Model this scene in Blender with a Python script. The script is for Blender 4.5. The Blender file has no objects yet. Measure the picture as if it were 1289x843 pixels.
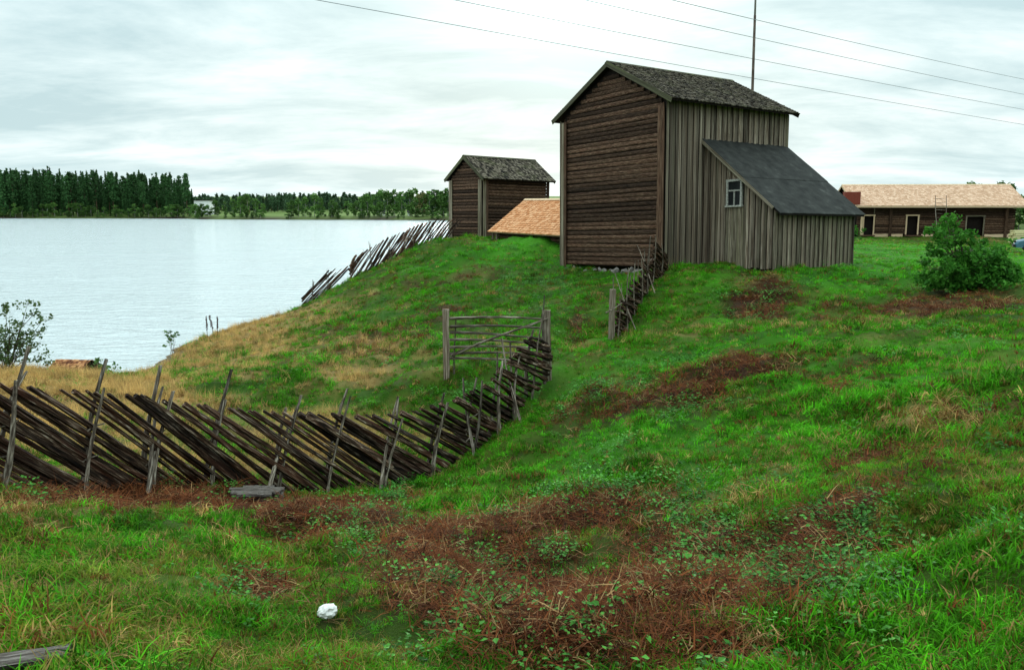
import bpy, math, random
import numpy as np
from mathutils import Vector, Matrix, Euler

# ------------------------------------------------------------------ camera, sky, sun, exposure
SC = bpy.context.scene
COL = SC.collection
F, CX, CY, ZC, HY = 1050.0, 644.5, 421.5, 6.5, 256.0
PITCH = math.atan((CY - HY) / F)
CP, SP = math.cos(PITCH), math.sin(PITCH)
cam = bpy.data.cameras.new('camera'); cam.sensor_width = 36.0; cam.lens = 36.0 * F / 1289.0
cam.clip_start = 0.05; cam.clip_end = 6000
camo = bpy.data.objects.new('camera', cam); COL.objects.link(camo)
camo.location = (0, 0, ZC); camo.rotation_euler = (math.pi / 2 - PITCH, 0, 0)
SC.camera = camo
SC.view_settings.view_transform = 'Standard'; SC.view_settings.look = 'None'
SC.cycles.max_bounces = 5; SC.cycles.diffuse_bounces = 3; SC.cycles.glossy_bounces = 2; SC.cycles.transmission_bounces = 3
SC.view_settings.exposure = 0.12; SC.view_settings.gamma = 1.0
SUN_AZ, SUN_EL = math.radians(3.5), math.radians(16)       # azimuth measured from +Y towards +X
SUN_DIR = Vector((math.sin(SUN_AZ) * math.cos(SUN_EL), math.cos(SUN_AZ) * math.cos(SUN_EL), math.sin(SUN_EL)))
sun = bpy.data.lights.new('sun', 'SUN'); sun.energy = 1.5; sun.angle = math.radians(14); sun.color = (1.0, 0.96, 0.9)
suno = bpy.data.objects.new('sun', sun); COL.objects.link(suno)
suno.rotation_euler = (-SUN_DIR).to_track_quat('-Z', 'Y').to_euler(); suno.location = (0, 0, 60)


def build_world():
    w = bpy.data.worlds.new('World'); SC.world = w; w.use_nodes = True
    nt = w.node_tree; nt.nodes.clear(); N = nt.nodes.new; L = nt.links.new
    out = N('ShaderNodeOutputWorld')
    sky = N('ShaderNodeTexSky'); sky.sky_type = 'NISHITA'; sky.sun_disc = False
    sky.sun_elevation = SUN_EL; sky.sun_rotation = SUN_AZ; sky.air_density = 1.2; sky.dust_density = 2.0
    b1 = N('ShaderNodeBackground'); b1.inputs[1].default_value = 0.09; L(sky.outputs[0], b1.inputs[0])
    tc = N('ShaderNodeTexCoord'); sep = N('ShaderNodeSeparateXYZ'); L(tc.outputs['Generated'], sep.inputs[0])

    def m(op, a, b=None, c=None, clamp=False):
        n = N('ShaderNodeMath'); n.operation = op; n.use_clamp = clamp
        for i, v in enumerate((a, b, c)):
            if v is None: continue
            if isinstance(v, (int, float)): n.inputs[i].default_value = v
            else: L(v, n.inputs[i])
        return n.outputs[0]
    z = m('MAXIMUM', sep.outputs[2], 0.0)
    den = m('ADD', z, 0.16)
    cmb = N('ShaderNodeCombineXYZ')
    L(m('DIVIDE', sep.outputs[0], den), cmb.inputs[0]); L(m('DIVIDE', sep.outputs[1], den), cmb.inputs[1])
    mp = N('ShaderNodeMapping'); mp.inputs['Rotation'].default_value = (0, 0, 0.45); mp.inputs['Scale'].default_value = (0.75, 1.25, 1)
    mp.inputs['Location'].default_value = (3.1, 1.7, 0)
    L(cmb.outputs[0], mp.inputs[0])
    n1 = N('ShaderNodeTexNoise'); n1.inputs['Scale'].default_value = 1.15; n1.inputs['Detail'].default_value = 9; n1.inputs['Roughness'].default_value = 0.62
    n1.inputs['Distortion'].default_value = 0.35
    L(mp.outputs[0], n1.inputs['Vector'])
    cr = N('ShaderNodeValToRGB'); e = cr.color_ramp
    e.elements[0].position = 0.38; e.elements[0].color = (0.57, 0.76, 0.80, 1)
    e.elements[1].position = 0.66; e.elements[1].color = (1.01, 1.12, 1.13, 1)
    k = e.elements.new(0.51); k.color = (0.75, 0.925, 0.95, 1)
    L(n1.outputs[0], cr.inputs[0])
    # brighter towards the veiled sun; extra overcast zenith gain added to light the ground
    dp = N('ShaderNodeVectorMath'); dp.operation = 'DOT_PRODUCT'; L(tc.outputs['Generated'], dp.inputs[0]); dp.inputs[1].default_value = SUN_DIR
    glow = m('MULTIPLY', m('POWER', m('MAXIMUM', dp.outputs['Value'], 0.0), 200.0), 1.0)
    zen = m('MULTIPLY', m('MULTIPLY', z, z), 2.3)
    low = m('MULTIPLY', m('POWER', m('SUBTRACT', 1.0, z), 16.0), 0.16)
    gain = m('ADD', m('ADD', 0.87, glow), m('ADD', zen, low))
    b2 = N('ShaderNodeBackground'); L(cr.outputs[0], b2.inputs[0]); L(gain, b2.inputs[1])
    mx = N('ShaderNodeMixShader'); mx.inputs[0].default_value = 0.96
    L(b1.outputs[0], mx.inputs[1]); L(b2.outputs[0], mx.inputs[2]); L(mx.outputs[0], out.inputs[0])


build_world()

# ------------------------------------------------------------------ survey helpers
R = random.Random(11)
RNG = np.random.default_rng(5)


def at(px, py, Y):
    """world point seen in direction (px, py) of the photograph at distance Y along the ground"""
    u = (px - CX) / F; v = (CY - py) / F
    dy = CP + v * SP; dz = v * CP - SP
    return np.array([u / dy * Y, Y, ZC + dz / dy * Y])


def proj(X, Y, Z):
    Z = Z - ZC; d = Y * CP - Z * SP; v = Y * SP + Z * CP
    return CX + F * X / d, CY - F * v / d


def _hash(ix, iy, seed):
    h = (ix.astype(np.int64) * 374761393 + iy.astype(np.int64) * 668265263 + seed * 974711) & 0xffffffff
    h = ((h ^ (h >> 13)) * 1274126177) & 0xffffffff
    h = (h ^ (h >> 16)) & 0xffffffff
    return h / 4294967295.0


def vnoise(x, y, seed=0):
    ix = np.floor(x); iy = np.floor(y); fx = x - ix; fy = y - iy
    fx = fx * fx * fx * (fx * (fx * 6 - 15) + 10); fy = fy * fy * fy * (fy * (fy * 6 - 15) + 10)
    a = _hash(ix, iy, seed); b = _hash(ix + 1, iy, seed); c = _hash(ix, iy + 1, seed); d = _hash(ix + 1, iy + 1, seed)
    return (a + (b - a) * fx) * (1 - fy) + (c + (d - c) * fx) * fy


def fbm(x, y, s, seed=0, o=4):
    t = np.zeros_like(x); amp = 0.5; n = 0
    x = x / s; y = y / s
    for i in range(o):
        t += amp * vnoise(x, y, seed + i * 17); n += amp
        x = x * 2.03 + 5.1; y = y * 2.03 + 1.7; amp *= 0.5
    return t / n * 2 - 1


def sstep(a, b, x):
    t = np.clip((x - a) / (b - a), 0, 1); return t * t * (3 - 2 * t)


# ------------------------------------------------------------------ terrain: thin plate spline through surveyed points
CTRL_PX = [  # px, py, distance
    (0, 843, 3.3), (300, 843, 3.6), (644, 843, 3.8), (950, 843, 3.5), (1289, 843, 3.0),
    (0, 700, 5.9), (300, 705, 6.2), (500, 720, 6.6), (644, 700, 7.7), (760, 720, 7.2), (900, 700, 6.6), (1080, 700, 5.6), (1289, 700, 4.7),
    (0, 652, 8.0), (150, 655, 8.3), (280, 672, 8.6), (430, 690, 8.2), (560, 665, 9.5),
    (200, 640, 10.4), (330, 650, 10.6), (440, 650, 11.2),
    (45, 622, 10.5), (157, 617, 11.5), (232, 620, 12.5), (310, 620, 13.3), (372, 622, 14.0), (432, 616, 14.6),
    (480, 617, 15.1), (530, 605, 15.7), (570, 594, 16.3), (607, 573, 17.0), (640, 535, 18.6), (665, 503, 19.8), (690, 474, 20.6),
    (562, 471, 21.2), (620, 478, 20.5),
    (600, 635, 12.0), (700, 620, 11.6), (660, 560, 16.2),
    (800, 600, 10.4), (1000, 600, 8.1), (1150, 600, 7.2), (1289, 600, 6.2),
    (750, 500, 17.4), (900, 500, 14.8), (1050, 500, 12.6), (1170, 500, 11.2), (1289, 500, 9.8), (1235, 522, 9.3), (1225, 565, 8.3), (1289, 570, 7.9), (1225, 612, 6.5),
    (740, 445, 23.4), (860, 440, 22.0), (1000, 420, 20.6), (1150, 420, 18.2), (1289, 420, 16.0),
    (768, 434, 25.6), (705, 440, 24.5),
    (850, 390, 28.2), (1000, 395, 25.5), (1120, 392, 24.3), (1289, 388, 22.5),
    (840, 365, 30.5), (960, 352, 31.5), (1080, 365, 29.5), (1215, 366, 28.0), (1289, 362, 28.0),
    (840, 337, 35.0), (972, 339, 32.8), (1069, 334, 35.4), (1150, 330, 38.0), (1289, 330, 39.0),
    (710, 332, 41.3), (775, 342, 37.6), (705, 299, 46.0), (620, 302, 50.0), (606, 304, 54.0), (570, 300, 53.5),
    (660, 298, 49.0), (640, 340, 40.0), (600, 370, 34.0), (560, 425, 26.5), (700, 380, 33.0), (640, 420, 27.0), (740, 370, 32.5),
    (480, 440, 27.0), (350, 470, 23.8), (250, 492, 21.8), (450, 500, 21.0), (520, 520, 19.6), (380, 540, 18.6), (250, 540, 17.5),
    (105, 479, 30.0), (220, 441, 36.8), (300, 411, 40.0), (382, 386, 46.0),
    (430, 361, 47.0), (470, 338, 48.0), (500, 321, 49.5), (550, 303, 52.0), (420, 400, 37.0), (500, 360, 40.0), (540, 335, 43.0),
    (0, 488, 20.0), (70, 493, 22.0), (150, 501, 21.5), (0, 463, 27.0), (60, 526, 16.5),
    (1085, 299, 84.0), (1200, 300, 83.0), (1289, 301, 83.0), (1150, 309, 60.0), (1289, 320, 49.0),
]
CTRL_W = [
    (0, 0, 4.85), (-4, 0, 4.75), (4, 0.2, 5.0), (0, -8, 5.3), (-9, -8, 5.0), (9, -8, 5.8), (-14, 2, 4.0), (-12, 8, 3.4), (12, 6, 5.2), (20, 10, 5.2),
    (22, 28, 4.2), (42, 40, 4.1), (45, 85, 3.5), (8, 85, 3.2), (10, 66, 3.6), (0, 74, 2.0), (60, 62, 3.9), (60, 0, 5.4), (-20, 8, 2.9), (-22, 20, 2.0),
    (-27, 27, 0.3), (-40, 14, 0.6), (-30, 40, -2.0), (-22, 46, -2.0), (-14, 56, -1.6), (-14, 66, -2.0), (-9, 62, 0.2), (-5, 68, 0.6), (-60, 30, -2.5), (-45, 60, -2.5),
    (-20, 36.5, -0.5), (-14.5, 43.5, -0.4), (-12.6, 47.0, 0.25), (-30, -10, 4.2), (30, -15, 6), (0, -30, 5.6), (-50, -20, 3.0), (70, 90, 3.6), (30, 105, 3.4),
]


class Terrain:
    def __init__(s):
        P = np.array([at(*c) for c in CTRL_PX] + [np.array(c, float) for c in CTRL_W])
        s.P = P[:, :2].copy(); n = len(P)
        K = s.kern(s.P, s.P) + np.eye(n) * 2.0
        A = np.zeros((n + 3, n + 3)); A[:n, :n] = K
        Q = np.c_[np.ones(n), s.P]; A[:n, n:] = Q; A[n:, :n] = Q.T
        b = np.zeros(n + 3); b[:n] = P[:, 2]
        s.w = np.linalg.solve(A, b)

    def kern(s, a, b):
        d2 = ((a[:, None, :] - b[None, :, :]) ** 2).sum(2)
        return 0.5 * d2 * np.log(d2 + 1e-9)

    def tps(s, x, y):
        q = np.c_[x, y]; out = np.empty(len(q)); n = len(s.P)
        for i in range(0, len(q), 20000):
            c = q[i:i + 20000]
            out[i:i + 20000] = s.kern(c, s.P) @ s.w[:n] + s.w[n] + c @ s.w[n + 1:]
        return out

    def far(s, x, y):
        xs = np.interp(y, [-400, 0, 20, 33, 40, 60, 120, 330, 3000], [-260, -70, -38, -19, -15, -8, -4, -12, -12])
        yf = np.interp(x, [-1500, -400, -140, -128, -10], [385, 374, 364, 345, 322]) + 5 * fbm(x, y * 0, 30, 3, 3)
        dR = (x - xs) * 0.9; dF = y - yf
        land = np.maximum(dR, dF)
        z = np.where(land > 0, np.minimum(3.5, land * 0.25), np.maximum(-2.5, land * 0.2))
        z = np.where((dF > 0) & (x < 60), np.minimum(1.5, dF * 0.25) + np.clip(dF - 20, 0, 400) * 0.028, z)
        return z

    def base(s, x, y):
        x = np.asarray(x, float).ravel(); y = np.asarray(y, float).ravel()
        r = np.hypot(x - 5, y - 35); w = sstep(62, 105, r)
        z = np.zeros_like(x); m1 = w < 1; m2 = w > 0
        if m1.any(): z[m1] += (1 - w[m1]) * s.tps(x[m1], y[m1])
        if m2.any(): z[m2] += w[m2] * s.far(x[m2], y[m2])
        return z

    def __call__(s, x, y):
        sc = np.ndim(x) == 0
        x = np.atleast_1d(np.asarray(x, float)).ravel(); y = np.atleast_1d(np.asarray(y, float)).ravel()
        z = s.base(x, y)
        r = np.hypot(x, y)
        amp = 1 - sstep(60, 130, r)
        wild = sstep(0.6, 1.6, z) * (1 - sstep(33, 40, y) * sstep(3, 7, x) * 0.85)
        z = z + amp * (0.2 * fbm(x, y, 3.4, 40, 3) + 0.24 * fbm(x, y, 0.9, 41, 3)) * (0.25 + 0.75 * wild) * sstep(0.8, 3.5, r)
        return float(z[0]) if sc else z


TER = Terrain()


def ground_at(px, py):
    """first hit of the view ray through (px, py) with the smooth terrain"""
    Ys = np.concatenate([np.arange(2.2, 60, 0.1), np.arange(60, 130, 0.6)])
    a = np.array([at(px, py, Y) for Y in Ys])
    g = TER.base(a[:, 0], a[:, 1])
    k = np.nonzero(a[:, 2] <= g)[0]
    i = k[0] if len(k) else len(Ys) - 1
    return a[i]


# ground cover patches: centre and size as seen, turned into ellipses on the ground
PATCH = dict(
    brown=[(110, 640, 90, 15, 1.3), (250, 640, 130, 18, 1.9), (370, 645, 100, 20, 1.9), (460, 655, 60, 22, 1.4), (540, 690, 80, 30, 1.2), (640, 720, 100, 50, 1.4),
           (760, 770, 150, 50, 1.5), (880, 700, 120, 45, 1.0), (980, 690, 90, 40, .9), (1000, 740, 60, 40, 1.2), (860, 815, 120, 35, 1.2), (700, 655, 110, 20, .9),
           (960, 378, 34, 24, 1.5), (890, 482, 110, 24, 1.0), (1190, 386, 95, 13, 1.1), (350, 722, 45, 12, 1.0), (40, 682, 45, 10, .8), (270, 740, 25, 9, .6),
           (650, 580, 25, 12, .6), (725, 415, 12, 30, .9), (1235, 520, 50, 12, .6), (1080, 380, 60, 12, .6), (480, 420, 50, 8, .7), (560, 400, 40, 10, .6), (530, 360, 30, 8, .6),
           (600, 345, 40, 8, .5), (1060, 640, 70, 25, .65), (1150, 600, 60, 15, .5), (1200, 560, 80, 16, .6), (460, 440, 60, 8, .6)],
    tan=[(50, 475, 90, 26, 1.5), (140, 497, 70, 22, 1.3), (60, 525, 110, 40, 1.0), (200, 530, 100, 24, .75), (370, 560, 130, 36, .8), (280, 590, 120, 26, .85), (230, 505, 80, 12, .6), (470, 465, 90, 12, .5),
         (300, 425, 80, 14, .9), (390, 400, 60, 12, .7), (230, 455, 100, 18, .9), (180, 470, 60, 14, .8), (1030, 560, 70, 14, .4), (1200, 522, 70, 9, .5), (940, 620, 40, 14, .35), (1000, 410, 140, 8, .35),
         (720, 435, 40, 8, .6), (900, 425, 90, 7, .35), (430, 440, 90, 14, .6), (40, 650, 60, 12, .4)],
    leaf=[(760, 620, 70, 26, .8), (900, 650, 80, 40, .9), (950, 735, 60, 40, 1.1), (620, 775, 90, 34, .85), (1050, 770, 80, 40, .8), (470, 690, 50, 20, .8), (800, 475, 90, 22, .7),
          (600, 482, 80, 14, .9), (900, 505, 60, 16, .6), (960, 810, 120, 30, .7), (690, 360, 50, 26, .7), (760, 690, 60, 18, .35), (950, 375, 50, 22, .6), (1080, 690, 60, 40, .7),
          (730, 810, 110, 30, .9), (560, 745, 60, 30, .6), (300, 625, 120, 7, .5), (1250, 690, 40, 20, .4), (560, 500, 60, 10, .7)],
    straw=[(120, 740, 200, 80, .8), (350, 800, 200, 50, .6), (1010, 660, 120, 40, .35), (480, 790, 70, 40, .5)],
    lush=[(620, 640, 80, 22, .8), (800, 560, 120, 40, .8), (1080, 470, 190, 50, .9), (1000, 560, 120, 30, .7), (640, 310, 90, 14, 1.0), (1180, 320, 160, 14, 1.2), (820, 455, 140, 12, .8), (900, 600, 80, 20, .6), (600, 330, 120, 25, .5), (1200, 800, 120, 50, .15), (660, 330, 110, 20, .7), (560, 330, 60, 20, .5), (740, 400, 60, 40, .4), (250, 700, 160, 30, .4), (880, 345, 120, 14, .6)],
)
ELL = {}
for kind, lst in PATCH.items():
    ELL[kind] = []
    for (cx, cy, rx, ry, st) in lst:
        c = ground_at(cx, cy); n_ = ground_at(cx, cy + ry); f_ = ground_at(cx, max(cy - ry, 300))
        rad = math.hypot(c[0], c[1]); hw = rx * rad / F
        hd = max(0.25, min(0.5 * abs(math.hypot(f_[0], f_[1]) - math.hypot(n_[0], n_[1])), 3.2 * hw + 1))
        ELL[kind].append((c[0], c[1], hw, hd, math.atan2(c[0], c[1]), st))


def cover(x, y):
    n1 = fbm(x, y, 1.5, 71, 4); n2 = fbm(x, y, 0.5, 72, 3)
    out = {}
    for i, (kind, lst) in enumerate(ELL.items()):
        m = np.zeros_like(x)
        wx = 0.5 * fbm(x, y, 1.8, 80 + i, 3); wy = 0.5 * fbm(x, y, 1.8, 90 + i, 3)
        for (cx, cy, hw, hd, az, st) in lst:
            dx = x - cx + wx * min(hw, 1.5); dy = y - cy + wy * min(hd, 1.5)
            a = dx * math.cos(az) - dy * math.sin(az); b = dx * math.sin(az) + dy * math.cos(az)
            q = (a / hw) ** 2 + (b / hd) ** 2
            m = np.maximum(m, st * np.exp(-q * 0.9))
        nn = fbm(x, y, 1.3, 100 + i, 4)
        out[kind] = np.clip(m * 1.15 + 0.75 * nn * (m > 0.03) - 0.12 + 0.16 * n2, 0, 1.3)
    base_brown = sstep(0.25, 0.7, fbm(x, y, 2.6, 61, 4)) * 0.55
    out['brown'] = np.maximum(out['brown'], base_brown * (1 - np.clip(out['lush'], 0, 1)))
    out['leaf'] = np.maximum(out['leaf'], sstep(0.3, 0.75, fbm(x, y, 1.9, 62, 4)) * 0.6)
    out['tan'] = np.maximum(out['tan'], sstep(0.25, 0.7, fbm(x, y, 2.2, 63, 4)) * 0.4 * (1 - np.clip(out['lush'], 0, 1)))
    return out


GREEN = np.array([0.058, 0.225, 0.007]); LUSH = np.array([0.075, 0.345, 0.009]); YELG = np.array([0.15, 0.215, 0.02])
BROWN = np.array([0.13, 0.042, 0.014]); TAN = np.array([0.42, 0.275, 0.095]); LEAFG = np.array([0.03, 0.13, 0.016]); SOIL = np.array([0.045, 0.022, 0.012])
OLIVE = np.array([0.12, 0.115, 0.014])


def lerp(a, b, t):
    return a + (b - a) * np.clip(t, 0, 1)[:, None]


def grass_colour(x, y, c):
    n = fbm(x, y, 2.4, 111, 4); n2 = fbm(x, y, 0.7, 112, 3)
    col = np.tile(GREEN, (len(x), 1))
    col = lerp(col, np.tile(OLIVE, (len(x), 1)), 0.45 + 0.8 * n)
    col = lerp(col, np.tile(LUSH, (len(x), 1)), c['lush'] * 1.1)
    col = lerp(col, np.tile(YELG, (len(x), 1)), c['straw'] * 0.6)
    col = lerp(col, np.tile(TAN, (len(x), 1)), c['tan'] * 0.95)
    col = lerp(col, np.tile(BROWN * 1.4 + 0.02, (len(x), 1)), (c['brown'] - .25) * 0.7)
    return col * (1 + 0.6 * n2 + 0.35 * n)[:, None]


def clump_colour(x, y, c, rng):
    """each clump is one kind of plant, drawn by what grows around it"""
    n = len(x); n1 = fbm(x, y, 2.4, 111, 4); n2 = fbm(x, y, .45, 113, 3); u = rng.random(n)
    col = np.tile(GREEN, (n, 1)); lush = np.clip(.25 + c['lush'] * .9 + .3 * n1, 0, 1)
    w = rng.random(n) < lush; col[w] = LUSH
    n3 = fbm(x, y, 1.0, 114, 4)
    w = rng.random(n) < np.clip(.1 + .75 * n3 - .3 * c['lush'], .03, .75); col[w] = OLIVE * 1.15
    w = rng.random(n) < np.clip(.9 * fbm(x, y, .8, 115, 3) - .1, 0, .6); col[w] = GREEN * .45
    w = rng.random(n) < np.clip(c['straw'] * .5, 0, .8); col[w] = YELG
    w = rng.random(n) < np.clip(c['tan'] * .8, .02, .95); col[w] = TAN
    w = rng.random(n) < np.clip((c['brown'] - .1) * .7, 0.05, .9); col[w] = BROWN * 1.3
    return col * (rng.uniform(.55, 1.4, n) * (1 + .55 * n2))[:, None]


# ------------------------------------------------------------------ material helpers
MATS = {}


class NT:
    def __init__(s, name):
        s.m = bpy.data.materials.new(name); s.m.use_nodes = True; s.t = s.m.node_tree; s.t.nodes.clear()
        s.out = s.t.nodes.new('ShaderNodeOutputMaterial'); MATS[name] = s.m

    def n(s, typ, **kw):
        nd = s.t.nodes.new(typ)
        for k, v in kw.items(): setattr(nd, k, v)
        return nd

    def l(s, a, b): s.t.links.new(a, b)

    def set(s, sock, v):
        if isinstance(v, bpy.types.NodeSocket): s.l(v, sock)
        else: sock.default_value = v

    def math(s, op, a, b=0.0, clamp=False):
        nd = s.n('ShaderNodeMath', operation=op, use_clamp=clamp); s.set(nd.inputs[0], a); s.set(nd.inputs[1], b); return nd.outputs[0]

    def noise(s, vec, scale, detail=4, rough=0.55, dist=0.0):
        nd = s.n('ShaderNodeTexNoise'); s.set(nd.inputs['Vector'], vec); nd.inputs['Scale'].default_value = scale
        nd.inputs['Detail'].default_value = detail; nd.inputs['Roughness'].default_value = rough; nd.inputs['Distortion'].default_value = dist
        return nd.outputs[0]

    def ramp(s, fac, stops):
        nd = s.n('ShaderNodeValToRGB'); e = nd.color_ramp.elements
        while len(e) < len(stops): e.new(0.5)
        for i, (p, c) in enumerate(stops): e[i].position = p; e[i].color = (*c, 1)
        s.set(nd.inputs[0], fac); return nd.outputs[0]

    def mix(s, fac, a, b, mode='MIX'):
        nd = s.n('ShaderNodeMix', data_type='RGBA', blend_type=mode); s.set(nd.inputs[0], fac)
        for i, v in ((6, a), (7, b)):
            if isinstance(v, tuple): v = (*v[:3], 1)
            s.set(nd.inputs[i], v)
        return nd.outputs[2]

    def bright(s, colr, fac):
        nd = s.n('ShaderNodeVectorMath', operation='SCALE'); s.set(nd.inputs[0], colr); s.set(nd.inputs['Scale'], fac); return nd.outputs[0]

    def principled(s, colr, rough=0.85, bump=None, bstr=0.3, bdist=0.02, **kw):
        p = s.n('ShaderNodeBsdfPrincipled')
        if 'Specular IOR Level' not in kw: p.inputs['Specular IOR Level'].default_value = 0.12 if (not isinstance(rough, float) or rough > 0.7) else 0.5
        if isinstance(colr, tuple): colr = (*colr[:3], 1)
        s.set(p.inputs['Base Color'], colr); s.set(p.inputs['Roughness'], rough)
        for k, v in kw.items(): s.set(p.inputs[k], v)
        if bump is not None:
            b = s.n('ShaderNodeBump'); b.inputs['Strength'].default_value = bstr; b.inputs['Distance'].default_value = bdist
            s.l(bump, b.inputs['Height']); s.l(b.outputs[0], p.inputs['Normal'])
        s.l(p.outputs[0], s.out.inputs[0]); return s.m


def wood(name, stops, scale, seed_shift=40.0, var=0.5, rough=0.85, lichen=None, red=0.0, bstr=0.5, bdist=0.01):
    """weathered wood; scale stretches the grain along the piece; every object gets its own tone"""
    t = NT(name); tc = t.n('ShaderNodeTexCoord'); oi = t.n('ShaderNodeObjectInfo')
    off = t.n('ShaderNodeVectorMath', operation='SCALE'); off.inputs[0].default_value = (seed_shift, seed_shift * .7, seed_shift * 1.3); t.l(oi.outputs['Random'], off.inputs['Scale'])
    mp = t.n('ShaderNodeMapping'); mp.inputs['Scale'].default_value = scale; t.l(tc.outputs['Object'], mp.inputs[0])
    ad = t.n('ShaderNodeVectorMath', operation='ADD'); t.l(mp.outputs[0], ad.inputs[0]); t.l(off.outputs[0], ad.inputs[1])
    g = t.noise(ad.outputs[0], 1.0, 6, 0.65, 0.3)
    c = t.ramp(g, stops)
    if red:
        n2 = t.noise(ad.outputs[0], 0.35, 3)
        c = t.mix(t.math('MULTIPLY', t.math('SUBTRACT', n2, 0.42, True), red * 4, True), c, (0.115, 0.034, 0.018))
    if lichen:
        n3 = t.noise(ad.outputs[0], 0.5, 5)
        c = t.mix(t.math('MULTIPLY', t.math('SUBTRACT', n3, 0.52, True), 5, True), c, lichen)
    rr = t.math('FRACT', t.math('MULTIPLY', oi.outputs['Random'], 37.7))
    c = t.bright(c, t.math('ADD', 1 - var * 0.5, t.math('MULTIPLY', rr, var)))
    return t.principled(c, rough, g, bstr, bdist)


def simple(name, colr, rough=0.7, noise=None, amp=0.4, bstr=0.0, **kw):
    t = NT(name)
    if noise:
        tc = t.n('ShaderNodeTexCoord'); n = t.noise(tc.outputs['Object'], noise, 5)
        c = t.bright(t.mix(0, colr, colr), t.math('ADD', 1 - amp, t.math('MULTIPLY', n, 2 * amp)))
        return t.principled(c, rough, n, bstr, 0.02, **kw)
    return t.principled(colr, rough, **kw)


def leafmat(name, a, b, transl=0.35, attr=None, rough=0.6):
    t = NT(name)
    if attr:
        at_ = t.n('ShaderNodeAttribute', attribute_type='INSTANCER', attribute_name=attr); base = at_.outputs['Color']
        geo = t.n('ShaderNodeNewGeometry')
        base = t.bright(base, t.math('ADD', 0.7, t.math('MULTIPLY', geo.outputs['Random Per Island'], 0.6)))
    else:
        geo = t.n('ShaderNodeNewGeometry'); oi = t.n('ShaderNodeObjectInfo')
        base = t.mix(geo.outputs['Random Per Island'], a, b)
        base = t.bright(base, t.math('ADD', 0.65, t.math('MULTIPLY', oi.outputs['Random'], 0.75)))
    p = t.n('ShaderNodeBsdfPrincipled'); t.l(base, p.inputs['Base Color']); p.inputs['Roughness'].default_value = rough
    p.inputs['Specular IOR Level'].default_value = 0.06
    tr = t.n('ShaderNodeBsdfTranslucent'); t.l(base, tr.inputs[0])
    mx = t.n('ShaderNodeMixShader'); mx.inputs[0].default_value = transl
    t.l(p.outputs[0], mx.inputs[1]); t.l(tr.outputs[0], mx.inputs[2]); t.l(mx.outputs[0], t.out.inputs[0])
    return t.m


M = {}
M['log'] = wood('tarred_log', [(0.34, (0.008, 0.0042, 0.0026)), (0.5, (0.054, 0.029, 0.017)), (0.68, (0.19, 0.122, 0.08))], (26.0, 9, 9), var=1.2, red=0.16, bstr=1.0)
M['board'] = wood('weathered_board', [(0.34, (0.016, 0.010, 0.006)), (0.48, (0.13, 0.1, 0.07)), (0.68, (0.40, 0.345, 0.265))], (7, 7, 2.2), var=1.1, red=0.22, bstr=1.0)
M['grey_board'] = wood('grey_board', [(0.34, (0.02, 0.015, 0.010)), (0.5, (0.13, 0.102, 0.07)), (0.7, (0.38, 0.335, 0.255))], (7, 7, 2.2), var=0.9, lichen=(0.13, 0.125, 0.062), bstr=1.0)
M['core'] = simple('dark_inner_timber', (0.014, 0.01, 0.008), 0.95, 3.0)
M['rail'] = wood('split_rail', [(0.39, (0.003, 0.0018, 0.0012)), (0.5, (0.032, 0.018, 0.010)), (0.58, (0.1, 0.066, 0.042)), (0.68, (0.36, 0.3, 0.225))], (7, 4, 4), var=1.4, red=0.3, bstr=1.0, bdist=0.03)
M['stake'] = wood('grey_stake', [(0.36, (0.016, 0.011, 0.008)), (0.5, (0.1, 0.077, 0.056)), (0.66, (0.36, 0.31, 0.245))], (5, 3, 3), var=0.9)
M['withe'] = simple('withe', (0.13, 0.1, 0.075), 0.8)
M['trim'] = wood('eave_trim', [(0.3, (0.02, 0.018, 0.011)), (0.55, (0.07, 0.065, 0.04)), (0.75, (0.17, 0.16, 0.105))], (6, 6, 1.2), var=0.3, lichen=(0.1, 0.115, 0.04))
M['newwood'] = wood('new_pale_wood', [(0.3, (0.42, 0.28, 0.16)), (0.6, (0.62, 0.45, 0.29))], (6, 6, 1.5), var=0.3)


def shingle_mat(name, stops, tint=None, amt=0.5):
    t = NT(name); tc = t.n('ShaderNodeTexCoord'); geo = t.n('ShaderNodeNewGeometry')
    n = t.noise(tc.outputs['Object'], 9.0, 6, 0.7)
    f = t.math('ADD', t.math('MULTIPLY', n, 0.5), t.math('MULTIPLY', geo.outputs['Random Per Island'], 0.5))
    c = t.ramp(f, stops)
    if tint:
        n2 = t.noise(tc.outputs['Object'], 1.3, 5)
        c = t.mix(t.math('MULTIPLY', t.math('SUBTRACT', n2, 0.5, True), 4 * amt, True), c, tint)
    return t.principled(c, 0.85, n, 0.5, 0.01)


M['sh_old'] = shingle_mat('old_shingle', [(0.32, (0.012, 0.009, 0.006)), (0.5, (0.058, 0.046, 0.032)), (0.74, (0.18, 0.15, 0.11))], (0.085, 0.09, 0.035), 0.5)
M['sh_orange'] = shingle_mat('fresh_orange_shingle', [(0.3, (0.44, 0.18, 0.07)), (0.5, (0.57, 0.265, 0.12)), (0.75, (0.68, 0.38, 0.205))])
M['sh_pale'] = shingle_mat('pale_shingle', [(0.28, (0.46, 0.28, 0.175)), (0.5, (0.56, 0.355, 0.235)), (0.75, (0.66, 0.45, 0.315))])
M['sh_rust'] = shingle_mat('rusty_shingle', [(0.3, (0.09, 0.03, 0.015)), (0.5, (0.3, 0.12, 0.05)), (0.72, (0.5, 0.25, 0.11))])


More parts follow.
